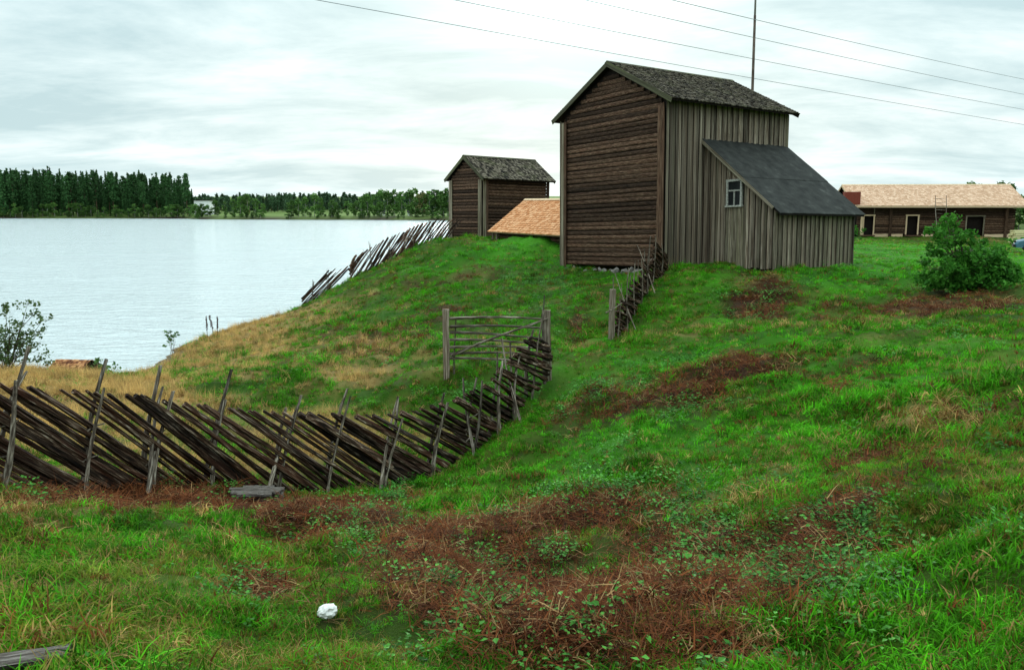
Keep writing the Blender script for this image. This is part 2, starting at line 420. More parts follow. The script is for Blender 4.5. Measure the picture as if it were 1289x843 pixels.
def tar_mat():
    t = NT('tarpaper'); tc = t.n('ShaderNodeTexCoord')
    n = t.noise(tc.outputs['Object'], 2.2, 6, 0.65); n2 = t.noise(tc.outputs['Object'], 60, 2)
    c = t.ramp(n, [(0.35, (0.013, 0.0135, 0.012)), (0.6, (0.031, 0.032, 0.028)), (0.75, (0.062, 0.063, 0.056))])
    return t.principled(c, 0.8, t.math('ADD', n, t.math('MULTIPLY', n2, 0.3)), 0.35, 0.02)


M['tar'] = tar_mat()
M['stone'] = simple('field_stone', (0.2, 0.18, 0.16), 0.9, 6.0, 0.6, 0.6)
M['slab'] = wood('grey_slab', [(0.34, (0.03, 0.022, 0.018)), (0.5, (0.12, 0.1, 0.085)), (0.68, (0.3, 0.265, 0.235))], (2, 14, 14), var=0.1, bstr=1.0, bdist=0.02)
M['paint'] = simple('white_paint', (0.8, 0.8, 0.77), 0.6, 4.0, 0.1)
M['oldpaint'] = wood('flaking_white_paint', [(0.32, (0.1, 0.09, 0.07)), (0.5, (0.32, 0.31, 0.27)), (0.7, (0.55, 0.54, 0.48))], (20, 20, 20), var=0.2)
M['glass'] = simple('dark_glass', (0.012, 0.014, 0.015), 0.12)
M['paper'] = simple('white_paper', (0.64, 0.625, 0.59), 0.7, 8.0, 0.08)
M['brick'] = simple('red_brick', (0.2, 0.045, 0.03), 0.85, 9.0, 0.35)
M['rustmetal'] = simple('pole_metal', (0.22, 0.2, 0.185), 0.6, 1.0, 0.3)
M['wire'] = simple('wire', (0.2, 0.22, 0.23), 0.5)
M['carpaint'] = simple('blue_car_paint', (0.055, 0.14, 0.2), 0.3)
M['rubber'] = simple('tyre_rubber', (0.018, 0.018, 0.018), 0.8)
M['steel'] = simple('wheel_steel', (0.35, 0.35, 0.36), 0.4)
M['yellow'] = wood('yellow_timber', [(0.3, (0.5, 0.42, 0.2)), (0.6, (0.68, 0.6, 0.32))], (2, 10, 10), var=0.25)
M['bark'] = wood('bark', [(0.3, (0.025, 0.018, 0.013)), (0.5, (0.07, 0.05, 0.038)), (0.7, (0.15, 0.115, 0.09))], (5, 5, 1.5), var=0.3)
M['pinebark'] = wood('pine_bark', [(0.3, (0.04, 0.025, 0.016)), (0.6, (0.11, 0.065, 0.04))], (2, 2, .5), var=0.3)
M['birchbark'] = wood('birch_bark', [(0.3, (0.06, 0.05, 0.045)), (0.55, (0.3, 0.28, 0.25))], (2, 2, 1.5), var=0.3)
M['pine'] = leafmat('pine_needles', (0.02, 0.06, 0.018), (0.05, 0.115, 0.035), 0.2)
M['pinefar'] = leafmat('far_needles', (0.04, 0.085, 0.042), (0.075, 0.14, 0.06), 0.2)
M['birch'] = leafmat('birch_leaves', (0.045, 0.115, 0.025), (0.11, 0.2, 0.045), 0.3)
M['birchgold'] = leafmat('turning_leaves', (0.08, 0.1, 0.035), (0.17, 0.16, 0.055), 0.3)
M['bush'] = leafmat('bush_leaves', (0.03, 0.14, 0.015), (0.085, 0.27, 0.03), 0.35)
M['willow'] = leafmat('willow_leaves', (0.045, 0.09, 0.03), (0.12, 0.17, 0.06), 0.35)
M['weed'] = leafmat('weed_leaves', (0.04, 0.1, 0.025), (0.1, 0.17, 0.05), 0.3)
M['dock'] = simple('dock_seed', (0.055, 0.022, 0.015), 0.9)
M['grass'] = leafmat('grass_blades', None, None, 0.4, 'col')
M['straw'] = leafmat('dead_stems', None, None, 0.12, 'col', 0.8)
M['herb'] = leafmat('herb_leaves', None, None, 0.25, 'col', 0.5)


def ground_mat():
    t = NT('ground_cover'); tc = t.n('ShaderNodeTexCoord')
    a = t.n('ShaderNodeAttribute', attribute_type='GEOMETRY', attribute_name='col')
    n = t.noise(tc.outputs['Object'], 7.0, 8, 0.7); n2 = t.noise(tc.outputs['Object'], 45.0, 3, 0.7)
    c = t.bright(a.outputs['Color'], t.math('ADD', 0.45, t.math('MULTIPLY', t.math('ADD', n, t.math('MULTIPLY', n2, 0.6)), 0.75)))
    return t.principled(c, 0.95, t.math('ADD', n, n2), 0.9, 0.06)


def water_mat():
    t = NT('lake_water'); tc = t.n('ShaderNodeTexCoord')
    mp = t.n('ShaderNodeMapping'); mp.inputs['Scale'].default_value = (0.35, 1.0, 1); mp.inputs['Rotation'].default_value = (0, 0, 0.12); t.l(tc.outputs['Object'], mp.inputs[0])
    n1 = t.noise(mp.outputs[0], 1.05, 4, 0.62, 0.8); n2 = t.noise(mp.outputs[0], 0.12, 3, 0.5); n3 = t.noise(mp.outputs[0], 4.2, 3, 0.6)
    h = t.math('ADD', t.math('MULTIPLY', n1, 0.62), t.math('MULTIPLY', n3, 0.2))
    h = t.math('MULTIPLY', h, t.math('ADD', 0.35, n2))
    return t.principled((0.575, 0.625, 0.63), 0.13, h, 1.0, 1.1, **{'IOR': 1.33, 'Specular IOR Level': 1.0})  # pale base colour carries part of the reflected sky's brightness


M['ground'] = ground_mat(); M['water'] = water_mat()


# ------------------------------------------------------------------ mesh helpers
class MB:
    def __init__(s): s.v = []; s.f = []

    def add(s, vs, fs):
        o = len(s.v); s.v += [tuple(p) for p in vs]; s.f += [tuple(i + o for i in f) for f in fs]; return s

    def box(s, x0, x1, y0, y1, z0, z1):
        return s.add([(x0, y0, z0), (x1, y0, z0), (x1, y1, z0), (x0, y1, z0), (x0, y0, z1), (x1, y0, z1), (x1, y1, z1), (x0, y1, z1)],
                     [(3, 2, 1, 0), (4, 5, 6, 7), (0, 1, 5, 4), (1, 2, 6, 5), (2, 3, 7, 6), (3, 0, 4, 7)])

    def prism(s, poly, ax, a, b):
        """poly of 2d points extruded along axis ax from a to b"""
        def pt(p, t):
            return (t, p[0], p[1]) if ax == 'x' else ((p[0], t, p[1]) if ax == 'y' else (p[0], p[1], t))
        n = len(poly); vs = [pt(p, a) for p in poly] + [pt(p, b) for p in poly]
        fs = [tuple(range(n))[::-1], tuple(range(n, 2 * n))] + [(i, (i + 1) % n, n + (i + 1) % n, n + i) for i in range(n)]
        return s.add(vs, fs)

    def tube(s, pts, rads, n=6, cap=True):
        pts = [Vector(p) for p in pts]; rings = []
        for i, p in enumerate(pts):
            d = (pts[min(i + 1, len(pts) - 1)] - pts[max(i - 1, 0)]).normalized()
            u = d.orthogonal().normalized() if i == 0 else (rings_u - d * rings_u.dot(d)).normalized()
            rings_u = u; w = d.cross(u)
            r = rads[i] if hasattr(rads, '__len__') else rads
            rings.append([p + (u * math.cos(2 * math.pi * k / n) + w * math.sin(2 * math.pi * k / n)) * r for k in range(n)])
        vs = [q for r_ in rings for q in r_]; fs = []
        for i in range(len(pts) - 1):
            for k in range(n): fs.append((i * n + k, i * n + (k + 1) % n, (i + 1) * n + (k + 1) % n, (i + 1) * n + k))
        if cap: fs += [tuple(range(n))[::-1], tuple(range((len(pts) - 1) * n, len(pts) * n))]
        return s.add(vs, fs)

    def mesh(s, name, mat, smooth=False):
        me = bpy.data.meshes.new(name); me.from_pydata(s.v, [], s.f)
        if mat: me.materials.append(mat)
        if smooth: me.polygons.foreach_set('use_smooth', [True] * len(me.polygons))
        me.update(); return me

    def build(s, name, mat, parent=None, smooth=False):
        return link(name, s.mesh(name, mat, smooth), parent)


def npmesh(name, V, faces, mat, n=4):
    """fast mesh from numpy: V (k,3), faces (m,n)"""
    me = bpy.data.meshes.new(name); V = np.asarray(V, np.float32); faces = np.asarray(faces, np.int32)
    me.vertices.add(len(V)); me.vertices.foreach_set('co', V.ravel())
    me.loops.add(faces.size); me.loops.foreach_set('vertex_index', faces.ravel())
    me.polygons.add(len(faces)); me.polygons.foreach_set('loop_start', np.arange(len(faces), dtype=np.int32) * n)
    me.polygons.foreach_set('loop_total', np.full(len(faces), n, np.int32))
    if mat: me.materials.append(mat)
    me.update(calc_edges=True); return me


def link(name, data, parent=None, loc=None, rot=None, scl=None):
    o = bpy.data.objects.new(name, data); COL.objects.link(o)
    if parent is not None: o.parent = parent
    if loc is not None: o.location = loc
    if rot is not None: o.rotation_euler = rot
    if scl is not None: o.scale = scl
    return o


def tag(o, label=None, cat=None, group=None, kind=None):
    if label: o['label'] = label
    if cat: o['category'] = cat
    if group: o['group'] = group
    if kind: o['kind'] = kind
    return o


def thing(name, label, cat, loc=(0, 0, 0), rz=0.0, group=None):
    o = link(name, None, None, loc, (0, 0, rz)); return tag(o, label, cat, group)


def tune(o, label): o['label'] = label; return o


# shared piece meshes ---------------------------------------------------------------
def plank_variant(seed, mat):
    r = random.Random(seed); b = MB(); n = 5; vs = []
    for i in range(n):
        z = i / (n - 1); j = [r.uniform(-.05, .05) for _ in range(4)]
        wx = r.uniform(-.03, .03)
        vs += [(-.5 + j[0] + wx, -.5, z + (r.uniform(-.012, .012) if i in (0, n - 1) else 0)), (.5 + j[1] + wx, -.5 + j[1], z), (.5 + j[1] + wx, .5, z), (-.5 + j[0] + wx, .5, z)]
    fs = [(i * 4 + k, i * 4 + (k + 1) % 4, i * 4 + 4 + (k + 1) % 4, i * 4 + 4 + k) for i in range(n - 1) for k in range(4)]
    fs += [(3, 2, 1, 0), (n * 4 - 4, n * 4 - 3, n * 4 - 2, n * 4 - 1)]
    b.add(vs, fs); return b.mesh('plank', mat)


def log_variant(seed, mat, sides=6, segs=5, jit=.07, bend=.05, taper=.0, smooth=False):
    """unit log along x from 0 to 1, about 1 across"""
    r = random.Random(seed); b = MB(); base = [(math.cos(2 * math.pi * (k + .5) / sides), math.sin(2 * math.pi * (k + .5) / sides)) for k in range(sides)]
    prof = [(a * .5 * r.uniform(.8, 1.1), c * .5 * r.uniform(.8, 1.1)) for a, c in base]
    ph = r.uniform(0, 6); vs = []
    for i in range(segs):
        x = i / (segs - 1); s_ = (1 - taper * x) * (1 + r.uniform(-jit, jit)); by = bend * math.sin(x * 4 + ph); bz = bend * math.cos(x * 3.3 + ph)
        for (a, c) in prof: vs.append((x + (r.uniform(-.006, .006) if i in (0, segs - 1) else 0), a * s_ + by + r.uniform(-jit, jit) * .5, c * s_ + bz + r.uniform(-jit, jit) * .5))
    fs = [(i * sides + k, i * sides + (k + 1) % sides, (i + 1) * sides + (k + 1) % sides, (i + 1) * sides + k) for i in range(segs - 1) for k in range(sides)]
    fs += [tuple(range(sides))[::-1], tuple(range((segs - 1) * sides, segs * sides))]
    b.add(vs, fs); return b.mesh('log', mat, smooth)


PL = {k: [plank_variant(i * 7 + 1, M[k]) for i in range(4)] for k in ('board', 'grey_board', 'trim', 'newwood', 'oldpaint', 'log')}
LG = [log_variant(i + 50, M['log'], 8, 6, .06, .04) for i in range(4)]
RL = [log_variant(i + 80, M['rail'], 5 + i % 2, 7, .16, .22, .3) for i in range(8)]
POLE = [log_variant(i + 120, M['stake'], 6, 7, .09, .55, .5) for i in range(6)]


def plank(parent, mat, p0, ln, w, th, name='board', tilt=(0, 0, 0)):
    return link(name, R.choice(PL[mat]), parent, p0, tilt, (w, th, ln))


def stick(parent, name, meshes, p0, p1, th, th2=None):
    """a log-type piece from p0 to p1"""
    p0 = Vector(p0); p1 = Vector(p1); d = p1 - p0
    o = link(name, R.choice(meshes), parent); o.location = p0; o.rotation_euler = d.to_track_quat('X', 'Z').to_euler(); o.scale = (d.length, th, th2 or th); return o


def lump(seed, r0, squash=(1, 1, .7), jit=.25):
    import bmesh
    bm = bmesh.new(); bmesh.ops.create_icosphere(bm, subdivisions=1, radius=r0); r = random.Random(seed)
    for v in bm.verts: v.co *= 1 + r.uniform(-jit, jit); v.co = Vector((v.co.x * squash[0], v.co.y * squash[1], v.co.z * squash[2]))
    me = bpy.data.meshes.new('stone'); bm.to_mesh(me); bm.free(); return me


STONES = []
for i in range(4):
    me_ = lump(i, 1.0, (1.2, .9, .7)); me_.materials.append(M['stone']); STONES.append(me_)

# ------------------------------------------------------------------ setting: ground and lake


def axis(neg, pos, f, s0):
    def side(m):
        v = [0.0]
        while v[-1] < m: v.append(v[-1] + max(s0, f * v[-1]))
        return v
    a = side(neg)[1:]; return np.array([-q for q in a[::-1]] + side(pos))


def build_ground():
    xs = axis(2600, 2600, 0.024, 0.17); ys = axis(900, 3200, 0.022, 0.15)
    X, Y = np.meshgrid(xs, ys); x = X.ravel(); y = Y.ravel(); z = TER(x, y)
    nx, ny = len(xs), len(ys); i = np.arange((ny - 1) * (nx - 1)); r_ = i // (nx - 1); c_ = i % (nx - 1); b = r_ * nx + c_
    me = npmesh('ground', np.c_[x, y, z], np.c_[b, b + 1, b + nx + 1, b + nx], M['ground'])
    me.polygons.foreach_set('use_smooth', [True] * len(me.polygons))
    c = cover(x, y)
    col = grass_colour(x, y, c) * 0.42
    col = lerp(col, np.tile(SOIL * 0.9, (len(x), 1)), c['brown'] * 1.1)
    col = lerp(col, np.tile(TAN * 0.75, (len(x), 1)), c['tan'] * .9)
    shore = sstep(0.22, 0.02, z) * (np.hypot(x, y) < 150)
    col = lerp(col, np.tile(np.array([.1, .08, .055]), (len(x), 1)), shore)
    farm = sstep(120, 200, np.hypot(x, y))
    col = lerp(col, np.tile(np.array([0.10, 0.15, 0.035]), (len(x), 1)), farm)
    farshore = farm * sstep(1.1, 0.3, z)
    col = lerp(col, np.tile(np.array([0.035, 0.025, 0.018]), (len(x), 1)), farshore)
    a = me.attributes.new('col', 'FLOAT_COLOR', 'POINT'); a.data.foreach_set('color', np.c_[col, np.ones(len(x))].astype(np.float32).ravel())
    o = link('ground', me); tag(o, 'grassy sloping ground with a hollow and a bank', None, None, 'structure')
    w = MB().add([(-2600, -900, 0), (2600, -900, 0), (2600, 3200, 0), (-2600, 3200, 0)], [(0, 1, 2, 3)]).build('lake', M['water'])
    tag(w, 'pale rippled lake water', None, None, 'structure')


build_ground()

# ------------------------------------------------------------------ buildings


def shingles(root, name, mat, plane, length, slope_len, course, width, thick=0.02, seed=0, jit=.03):
    """courses of separate shingles on a roof plane; plane = (origin at ridge, along, down, normal)"""
    o, u, d, n = [np.array(q, float) for q in plane]; r = np.random.default_rng(seed); V = []; Fc = []; k = 0
    rows = int(slope_len / course) + 1
    for i in range(rows):
        s = -r.uniform(0, width)
        while s < length:
            w = width * r.uniform(.7, 1.25); a0 = max(s, 0); a1 = min(s + w - .008, length); s += w
            if a1 - a0 < .02: continue
            t1 = min((i + 1) * course + r.uniform(-jit, jit), slope_len + .03); t0 = max(t1 - course * 1.9, 0); h1 = thick * r.uniform(.9, 2.0); h0 = .002
            q = [o + u * a0 + d * t0 + n * h0, o + u * a1 + d * t0 + n * h0, o + u * a1 + d * t1 + n * (h1 + thick), o + u * a0 + d * t1 + n * (h1 + thick),
                 o + u * a0 + d * t1 + n * h1 * .2, o + u * a1 + d * t1 + n * h1 * .2]
            V += q; Fc += [(k, k + 3, k + 2, k + 1), (k + 3, k + 4, k + 5, k + 2), (k, k + 4, k + 3), (k + 1, k + 2, k + 5)]; k += 6
    me = bpy.data.meshes.new(name); me.from_pydata([tuple(v) for v in V], [], Fc); me.materials.append(mat); me.update()
    ob = link(name, me, root); ob['kind'] = 'stuff'; return ob


def gable_roof(root, W, L, zw, za, og, oe, mat, course=.24, width=.14, og2=None, bargemat='trim', seed=0, th=.09):
    """roof over local box x 0..L, y 0..W with ridge along x"""
    og2 = og if og2 is None else og2
    m = (za - zw) / (W / 2); hl = W / 2 + oe; ze = za - m * hl
    x0, x1 = -og, L + og2
    rb = MB()
    rb.prism([(W / 2, za), (W / 2, za - th), (-oe, ze - th), (-oe, ze)], 'x', x0, x1)
    rb.prism([(W / 2 + .002, za), (W + oe, ze), (W + oe, ze - th), (W / 2 + .002, za - th)], 'x', x0, x1)
    rf = rb.build('roof', M['core'], root)
    sl = math.hypot(hl, za - ze); cs, sn = hl / sl, (za - ze) / sl
    shingles(rf, 'shingles', mat, ((x0 - .03, W / 2, za + .004), (1, 0, 0), (0, -cs, -sn), (0, -sn, cs)), x1 - x0 + .06, sl + .04, course, width, seed=seed)
    shingles(rf, 'shingles', mat, ((x0 - .03, W / 2, za + .004), (1, 0, 0), (0, cs, -sn), (0, sn, cs)), x1 - x0 + .06, sl + .04, course, width, seed=seed + 1)
    ang = math.atan2(za - ze, hl)
    for xx in (x0 - .03, x1 + .03):
        for sg in (-1, 1):
            # plank z axis runs down the slope
            d = Vector((0, sg * cs, -sn)); nn = Vector((0, sg * sn, cs)); xx_ = nn.cross(d)
            mt = Matrix((xx_, nn, d)).transposed().to_4x4(); mt.translation = Vector((xx, W / 2, za)) - nn * .07
            o = link('bargeboard', R.choice(PL[bargemat]), rf); o.matrix_basis = mt @ Matrix.Diagonal((.045, .2, sl + .03, 1))
    rc = MB().prism([(W / 2 - .16, za - .03), (W / 2, za + .075), (W / 2 + .16, za - .03), (W / 2, za + .03)], 'x', x0 - .05, x1 + .05).build('ridge_board', PL[bargemat][0].materials[0], rf)
    return rf, m, ze


def log_face(root, axis_, fixed, out, a0, a1, z0, pitch, ztop_fn, mesh=LG, depth=.13, name='log', jit=.02):
    """courses of logs on a wall; axis_ = direction the logs run ('x' or 'y'); ztop_fn(z) gives (a0,a1) or None"""
    z = z0 + pitch / 2
    while True:
        lim = ztop_fn(z)
        if lim is None: break
        h = pitch * R.uniform(.92, 1.06); f = fixed + out * R.uniform(0, jit)
        o = link(name, R.choice(mesh), root)
        if axis_ == 'y': o.location = (f, lim[0], z); o.rotation_euler = (0, R.uniform(-.003, .003), math.pi / 2); o.scale = (lim[1] - lim[0], depth, h)
        else: o.location = (lim[0], f, z); o.rotation_euler = (0, R.uniform(-.003, .003), 0); o.scale = (lim[1] - lim[0], depth, h)
        z += pitch


TH = 0.604
BARN = (6.35, 35.0, 3.98)
STORE = (-1.905, 54.0, 4.269)


def build_barn():
    N = BARN
    W, L, zw, za = 6.8, 7.78, 7.0, 8.767
    root = thing('barn', 'tall dark log barn with steep grey shingle roof and black lean-to', 'barn', tuple(N), TH)
    root.rotation_euler = (-.038, .02, TH)      # the old barn leans a little towards the lake
    zb = -.15
    MB().prism([(.04, zb), (W - .06, zb), (W - .06, zw - .1), (W / 2, za - .16), (.04, zw - .1)], 'x', .06, L - .05).build('wall', M['core'], root)
    rf, m, ze = gable_roof(root, W, L, zw, za, .22, .56, M['sh_old'], .17, .1, og2=.1, seed=3)

    def lim(z):
        if z < zw - .25: return (.24, W - .24)
        h = (za - .34 - z) / m
        return (W / 2 - min(h, W / 2 - .24), W / 2 + min(h, W / 2 - .24)) if h > .3 else None
    log_face(root, 'y', .03, -1, 0, W, zb, .2, lim, depth=.09, jit=.012)
    log_face(root, 'y', L - .03, 1, 0, W, zb, .225, lim)
    log_face(root, 'x', W - .03, 1, 0, L, zb, .225, lambda z: (.1, L - .1) if z < zw - .2 else None)
    # boxed corners of vertical boards over the log ends
    for y0, ws in ((-.02, (.2, .16)), (W + .02, (-.2, -.17))):
        y = y0
        for w in ws:
            plank(root, 'grey_board' if (w == ws[0] and y0 > 1) else 'log', (-.1, y + w / 2, zb - .05), zw - .25, .05, abs(w) - .01, 'corner_board'); y += w
    plank(root, 'grey_board', (-.06, W + .05, zb), zw - .3, .2, .04, 'corner_board')
    plank(root, 'grey_board', (L - .05, -.09, zb), zw - .15, .16, .04, 'corner_board')
    # vertical boards of the long side, board on board
    x = .0; i = 0; p = .175
    while x < L - .05:
        z0 = 5.1 if 2.45 < x < 7.3 else -.12 + R.uniform(-.04, .04)
        plank(root, 'board' if x > .6 or i % 2 else 'grey_board', (x + p / 2, -.035 - (.032 if i % 2 else 0), z0), zw - .22 - z0, p * (.82 if i % 2 else .74), .03, 'board'); x += p; i += 1
    # stone footing under the gable
    for k in range(24):
        y = .3 + k * .285; s = R.uniform(.11, .2)
        link('stone', R.choice(STONES), root, (R.uniform(-.08, .12), y, zb - .1 - R.uniform(.0, .14) - .02 * y), (R.random() * 6, R.random(), R.random() * 6), (s * 1.1, s * 1.25, s))
    # lean-to with tarpaper roof
    xl0, xl1, yo, zt = 2.32, 7.456, -3.79, 5.25
    sl = .778
    def zr(y): return zt + y * sl       # underside of roof at y (negative)
    lt = MB().prism([(-.06, -.3), (yo + .06, -.3), (yo + .06, zr(yo) - .03), (-.06, zr(-.06) - .03)], 'x', xl0 + .06, xl1 - .06).build('lean_to', M['core'], root)
    win_y0, win_y1, wz0, wz1 = -2.12, -1.34, 2.42, 3.4
    y = -.07; i = 0; p = .152
    while y > yo + .02:
        w = p * R.uniform(.92, 1.05); yc = y - w / 2; top = zr(y - w) - .02
        off = -.028 if i % 2 else 0.0
        hid = win_y0 - .02 < yc < win_y1 + .02
        if hid:
            plank(lt, 'grey_board', (xl0 + .015, yc, -.16), wz0 - .06 + .16, .03, w * .98, 'board')
            if top > wz1 + .1: plank(lt, 'board', (xl0 + .015, yc, wz1 + .07), top - wz1 - .07, .03, w * .98, 'board')
        else:
            plank(lt, R.choice(['board', 'grey_board', 'board']), (xl0 + .015 + off, yc, -.16 + R.uniform(-.05, .05)), top + .16, .03, w * (.84 if i % 2 else .74), 'board')
        y -= w; i += 1
    x = xl0; i = 0
    while x < xl1 - .02:
        w = .148 * R.uniform(.92, 1.06)
        plank(lt, 'grey_board' if R.random() < .65 else 'board', (x + w / 2, yo - .012 - (.03 if i % 2 else 0), -.2 + R.uniform(-.06, .04)), zr(yo) + .17, w * (.8 if i % 2 else .68), .03, 'board'); x += w; i += 1
    y = -.07; i = 0
    while y > yo + .02:
        w = .16; plank(lt, 'board', (xl1 + .0, y - w / 2, -.15), zr(y - w) + .13, .03, w * .96, 'board'); y -= w
    # roof sheets: two strips of felt overlapping
    y_eave = yo - .4
    def strip(name, ya, yb, lift):
        b = MB(); nx, ny = 20, 8; vs = []; fs = []
        x0, x1 = xl0 - .22, xl1 + .33
        for j in range(ny + 1):
            for i in range(nx + 1):
                yy = ya + (yb - ya) * j / ny; xx = x0 + (x1 - x0) * i / nx
                vs.append((xx, yy, zr(yy) + .07 + lift + R.uniform(-.007, .008)))
        n0 = len(vs)
        vs += [(vx, vy, vz - .03) for vx, vy, vz in vs]
        for j in range(ny):
            for i in range(nx):
                a = j * (nx + 1) + i; fs.append((a, a + nx + 1, a + nx + 2, a + 1)); fs.append((a + n0, a + 1 + n0, a + nx + 2 + n0, a + nx + 1 + n0))
        for i in range(nx):
            a = ny * (nx + 1) + i; fs.append((a, a + n0, a + 1 + n0, a + 1)); fs.append((i, i + 1, i + 1 + n0, i + n0))
        for j in range(ny):
            a = j * (nx + 1); fs.append((a, a + n0, a + nx + 1 + n0, a + nx + 1)); a += nx; fs.append((a, a + nx + 1, a + nx + 1 + n0, a + n0))
        return b.add(vs, fs).build(name, M['tar'], lt)
    strip('roofing_felt', -.03, -2.3, 0.009); strip('roofing_felt', -2.2, y_eave, -.009)
    b = MB().prism([(-.03, zr(0) + .03), (y_eave + .03, zr(y_eave) + .05), (y_eave + .03, zr(y_eave) - .04), (-.03, zr(0) - .05)], 'x', xl0 - .19, xl1 + .29).build('roof_deck', M['core'], lt)
    d = Vector((0, -1, -sl)).normalized(); nn = Vector((0, -sl, 1)).normalized()
    mt = Matrix((nn.cross(d), nn, d)).transposed().to_4x4(); mt.translation = Vector((xl0 - .22, -.04, zr(-.04) - .03))
    o = link('bargeboard', PL['grey_board'][1], lt); o.matrix_basis = mt @ Matrix.Diagonal((.035, .13, 1.15 * abs(y_eave), 1))
    # window of three panes
    wn = MB()
    fx0, fx1 = xl0 - .075, xl0 + .03
    a, c = win_y0 - .02, win_y1 + .02; t = .085
    wn.box(fx0, fx1, a, a + t, wz0, wz1); wn.box(fx0, fx1, c - t, c, wz0, wz1); wn.box(fx0 - .004, fx1, a - .02, c + .02, wz1 - .002, wz1 + .085); wn.box(fx0 - .03, fx1, a - .03, c + .03, wz0 - .07, wz0 + .002)
    wf = wn.build('window', M['oldpaint'], root)
    zm = wz0 + (wz1 - wz0) * .62; ym = (a + c) / 2
    MB().box(fx0 + .02, fx1 - .04, a + t, c - t, zm - .03, zm + .03).build('transom', M['oldpaint'], wf)
    MB().box(fx0 + .02, fx1 - .04, ym - .028, ym + .028, wz0 + .002, zm - .03).build('mullion', M['oldpaint'], wf)
    MB().box(fx0 + .05, fx0 + .058, a + t, c - t, zm + .03, wz1 - .002).build('pane', M['glass'], wf)
    MB().box(fx0 + .05, fx0 + .058, a + t, ym - .028, wz0 + .002, zm - .03).build('pane', M['glass'], wf)
    MB().box(fx0 + .05, fx0 + .058, ym + .028, c - t, wz0 + .002, zm - .03).build('pane', M['glass'], wf)


build_barn()


def build_storehouse():
    N = STORE
    W, L, zw, za = 3.61, 5.57, 4.045, 5.28
    root = thing('storehouse', 'small dark log storehouse with grey shingle roof on the lake bank', 'storehouse', tuple(N), .681)
    root.rotation_euler = (-.005, .017, .681)
    zb = -.1
    MB().prism([(.1, zb - .3), (W - .1, zb - .3), (W - .1, zw - .1), (W / 2, za - .15), (.1, zw - .1)], 'x', .1, L - .1).build('wall', M['core'], root)
    rf, m, ze = gable_roof(root, W, L, zw, za, .21, .36, M['sh_old'], .19, .12, og2=.3, seed=21)

    def lim(z):
        if z < zw - .2: return (.2, W - .2)
        h = (za - .25 - z) / m
        return (W / 2 - min(h, W / 2 - .2), W / 2 + min(h, W / 2 - .2)) if h > .3 else None
    log_face(root, 'y', .02, -1, 0, W, zb, .2, lim)
    log_face(root, 'y', L - .02, 1, 0, W, zb, .2, lim)
    for yy, s in ((.02, -1), (W - .02, 1)): log_face(root, 'x', yy, s, 0, L, zb, .2, lambda z: (.3, L - .25) if z < zw - .15 else None)
    for y0, w in ((0, .2), (.21, .12), (W, -.2), (W - .21, -.14)):
        plank(root, 'grey_board', (-.1, y0 + w / 2, zb - .1), zw - .1, .05, abs(w), 'corner_board')
    for x0, w in ((-.02, .22), (.2, .18), (L - .2, .22)):
        plank(root, 'grey_board' if x0 < .1 else 'log', (x0 + w / 2, -.09, zb - .1), zw - .05, w, .05, 'corner_board')


build_storehouse()


def build_shed():
    E0 = at(615, 291, 50.0); zg = TER(E0[0], E0[1]) - .1
    root = thing('shed', 'low shed with a bright orange new shingle roof beside the tall barn', 'shed', (E0[0], E0[1], zg), math.radians(33 - 90))
    L, D, ze, rise = 7.6, 2.62, E0[2] - zg, 1.84
    MB().prism([(.5, -.5), (2 * D - .5, -.5), (2 * D - .5, ze + .2), (D, ze + rise - .2), (.5, ze + .2)], 'x', .45, L - .3).build('wall', M['core'], root)
    b = MB(); t = .08
    b.prism([(0, ze), (D, ze + rise), (D, ze + rise - t), (0, ze - t)], 'x', 0, L); b.prism([(D + .002, ze + rise), (2 * D, ze), (2 * D, ze - t), (D + .002, ze + rise - t)], 'x', 0, L)
    rf = b.build('roof', M['newwood'], root); sl = math.hypot(D, rise); c, s = D / sl, rise / sl
    shingles(rf, 'shingles', M['sh_orange'], ((-.02, D, ze + rise), (1, 0, 0), (0, -c, -s), (0, -s, c)), L + .04, sl + .05, .2, .13, .022, seed=31)
    shingles(rf, 'shingles', M['sh_orange'], ((-.02, D, ze + rise), (1, 0, 0), (0, c, -s), (0, s, c)), L + .04, sl + .05, .2, .13, .022, seed=32)
    MB().prism([(D - .14, ze + rise - .02), (D, ze + rise + .08), (D + .14, ze + rise - .02), (D, ze + rise + .03)], 'x', -.03, L + .03).build('ridge_board', M['newwood'], rf)
    for z in np.arange(.0, ze - .05, .2):
        stick(root, 'log', LG, (.2, .5, z), (L - .2, .5, z), .2)
    for x in (.3, .75): plank(root, 'grey_board', (x, .12, -.4), ze + .36, .1, .1, 'post')


build_shed()


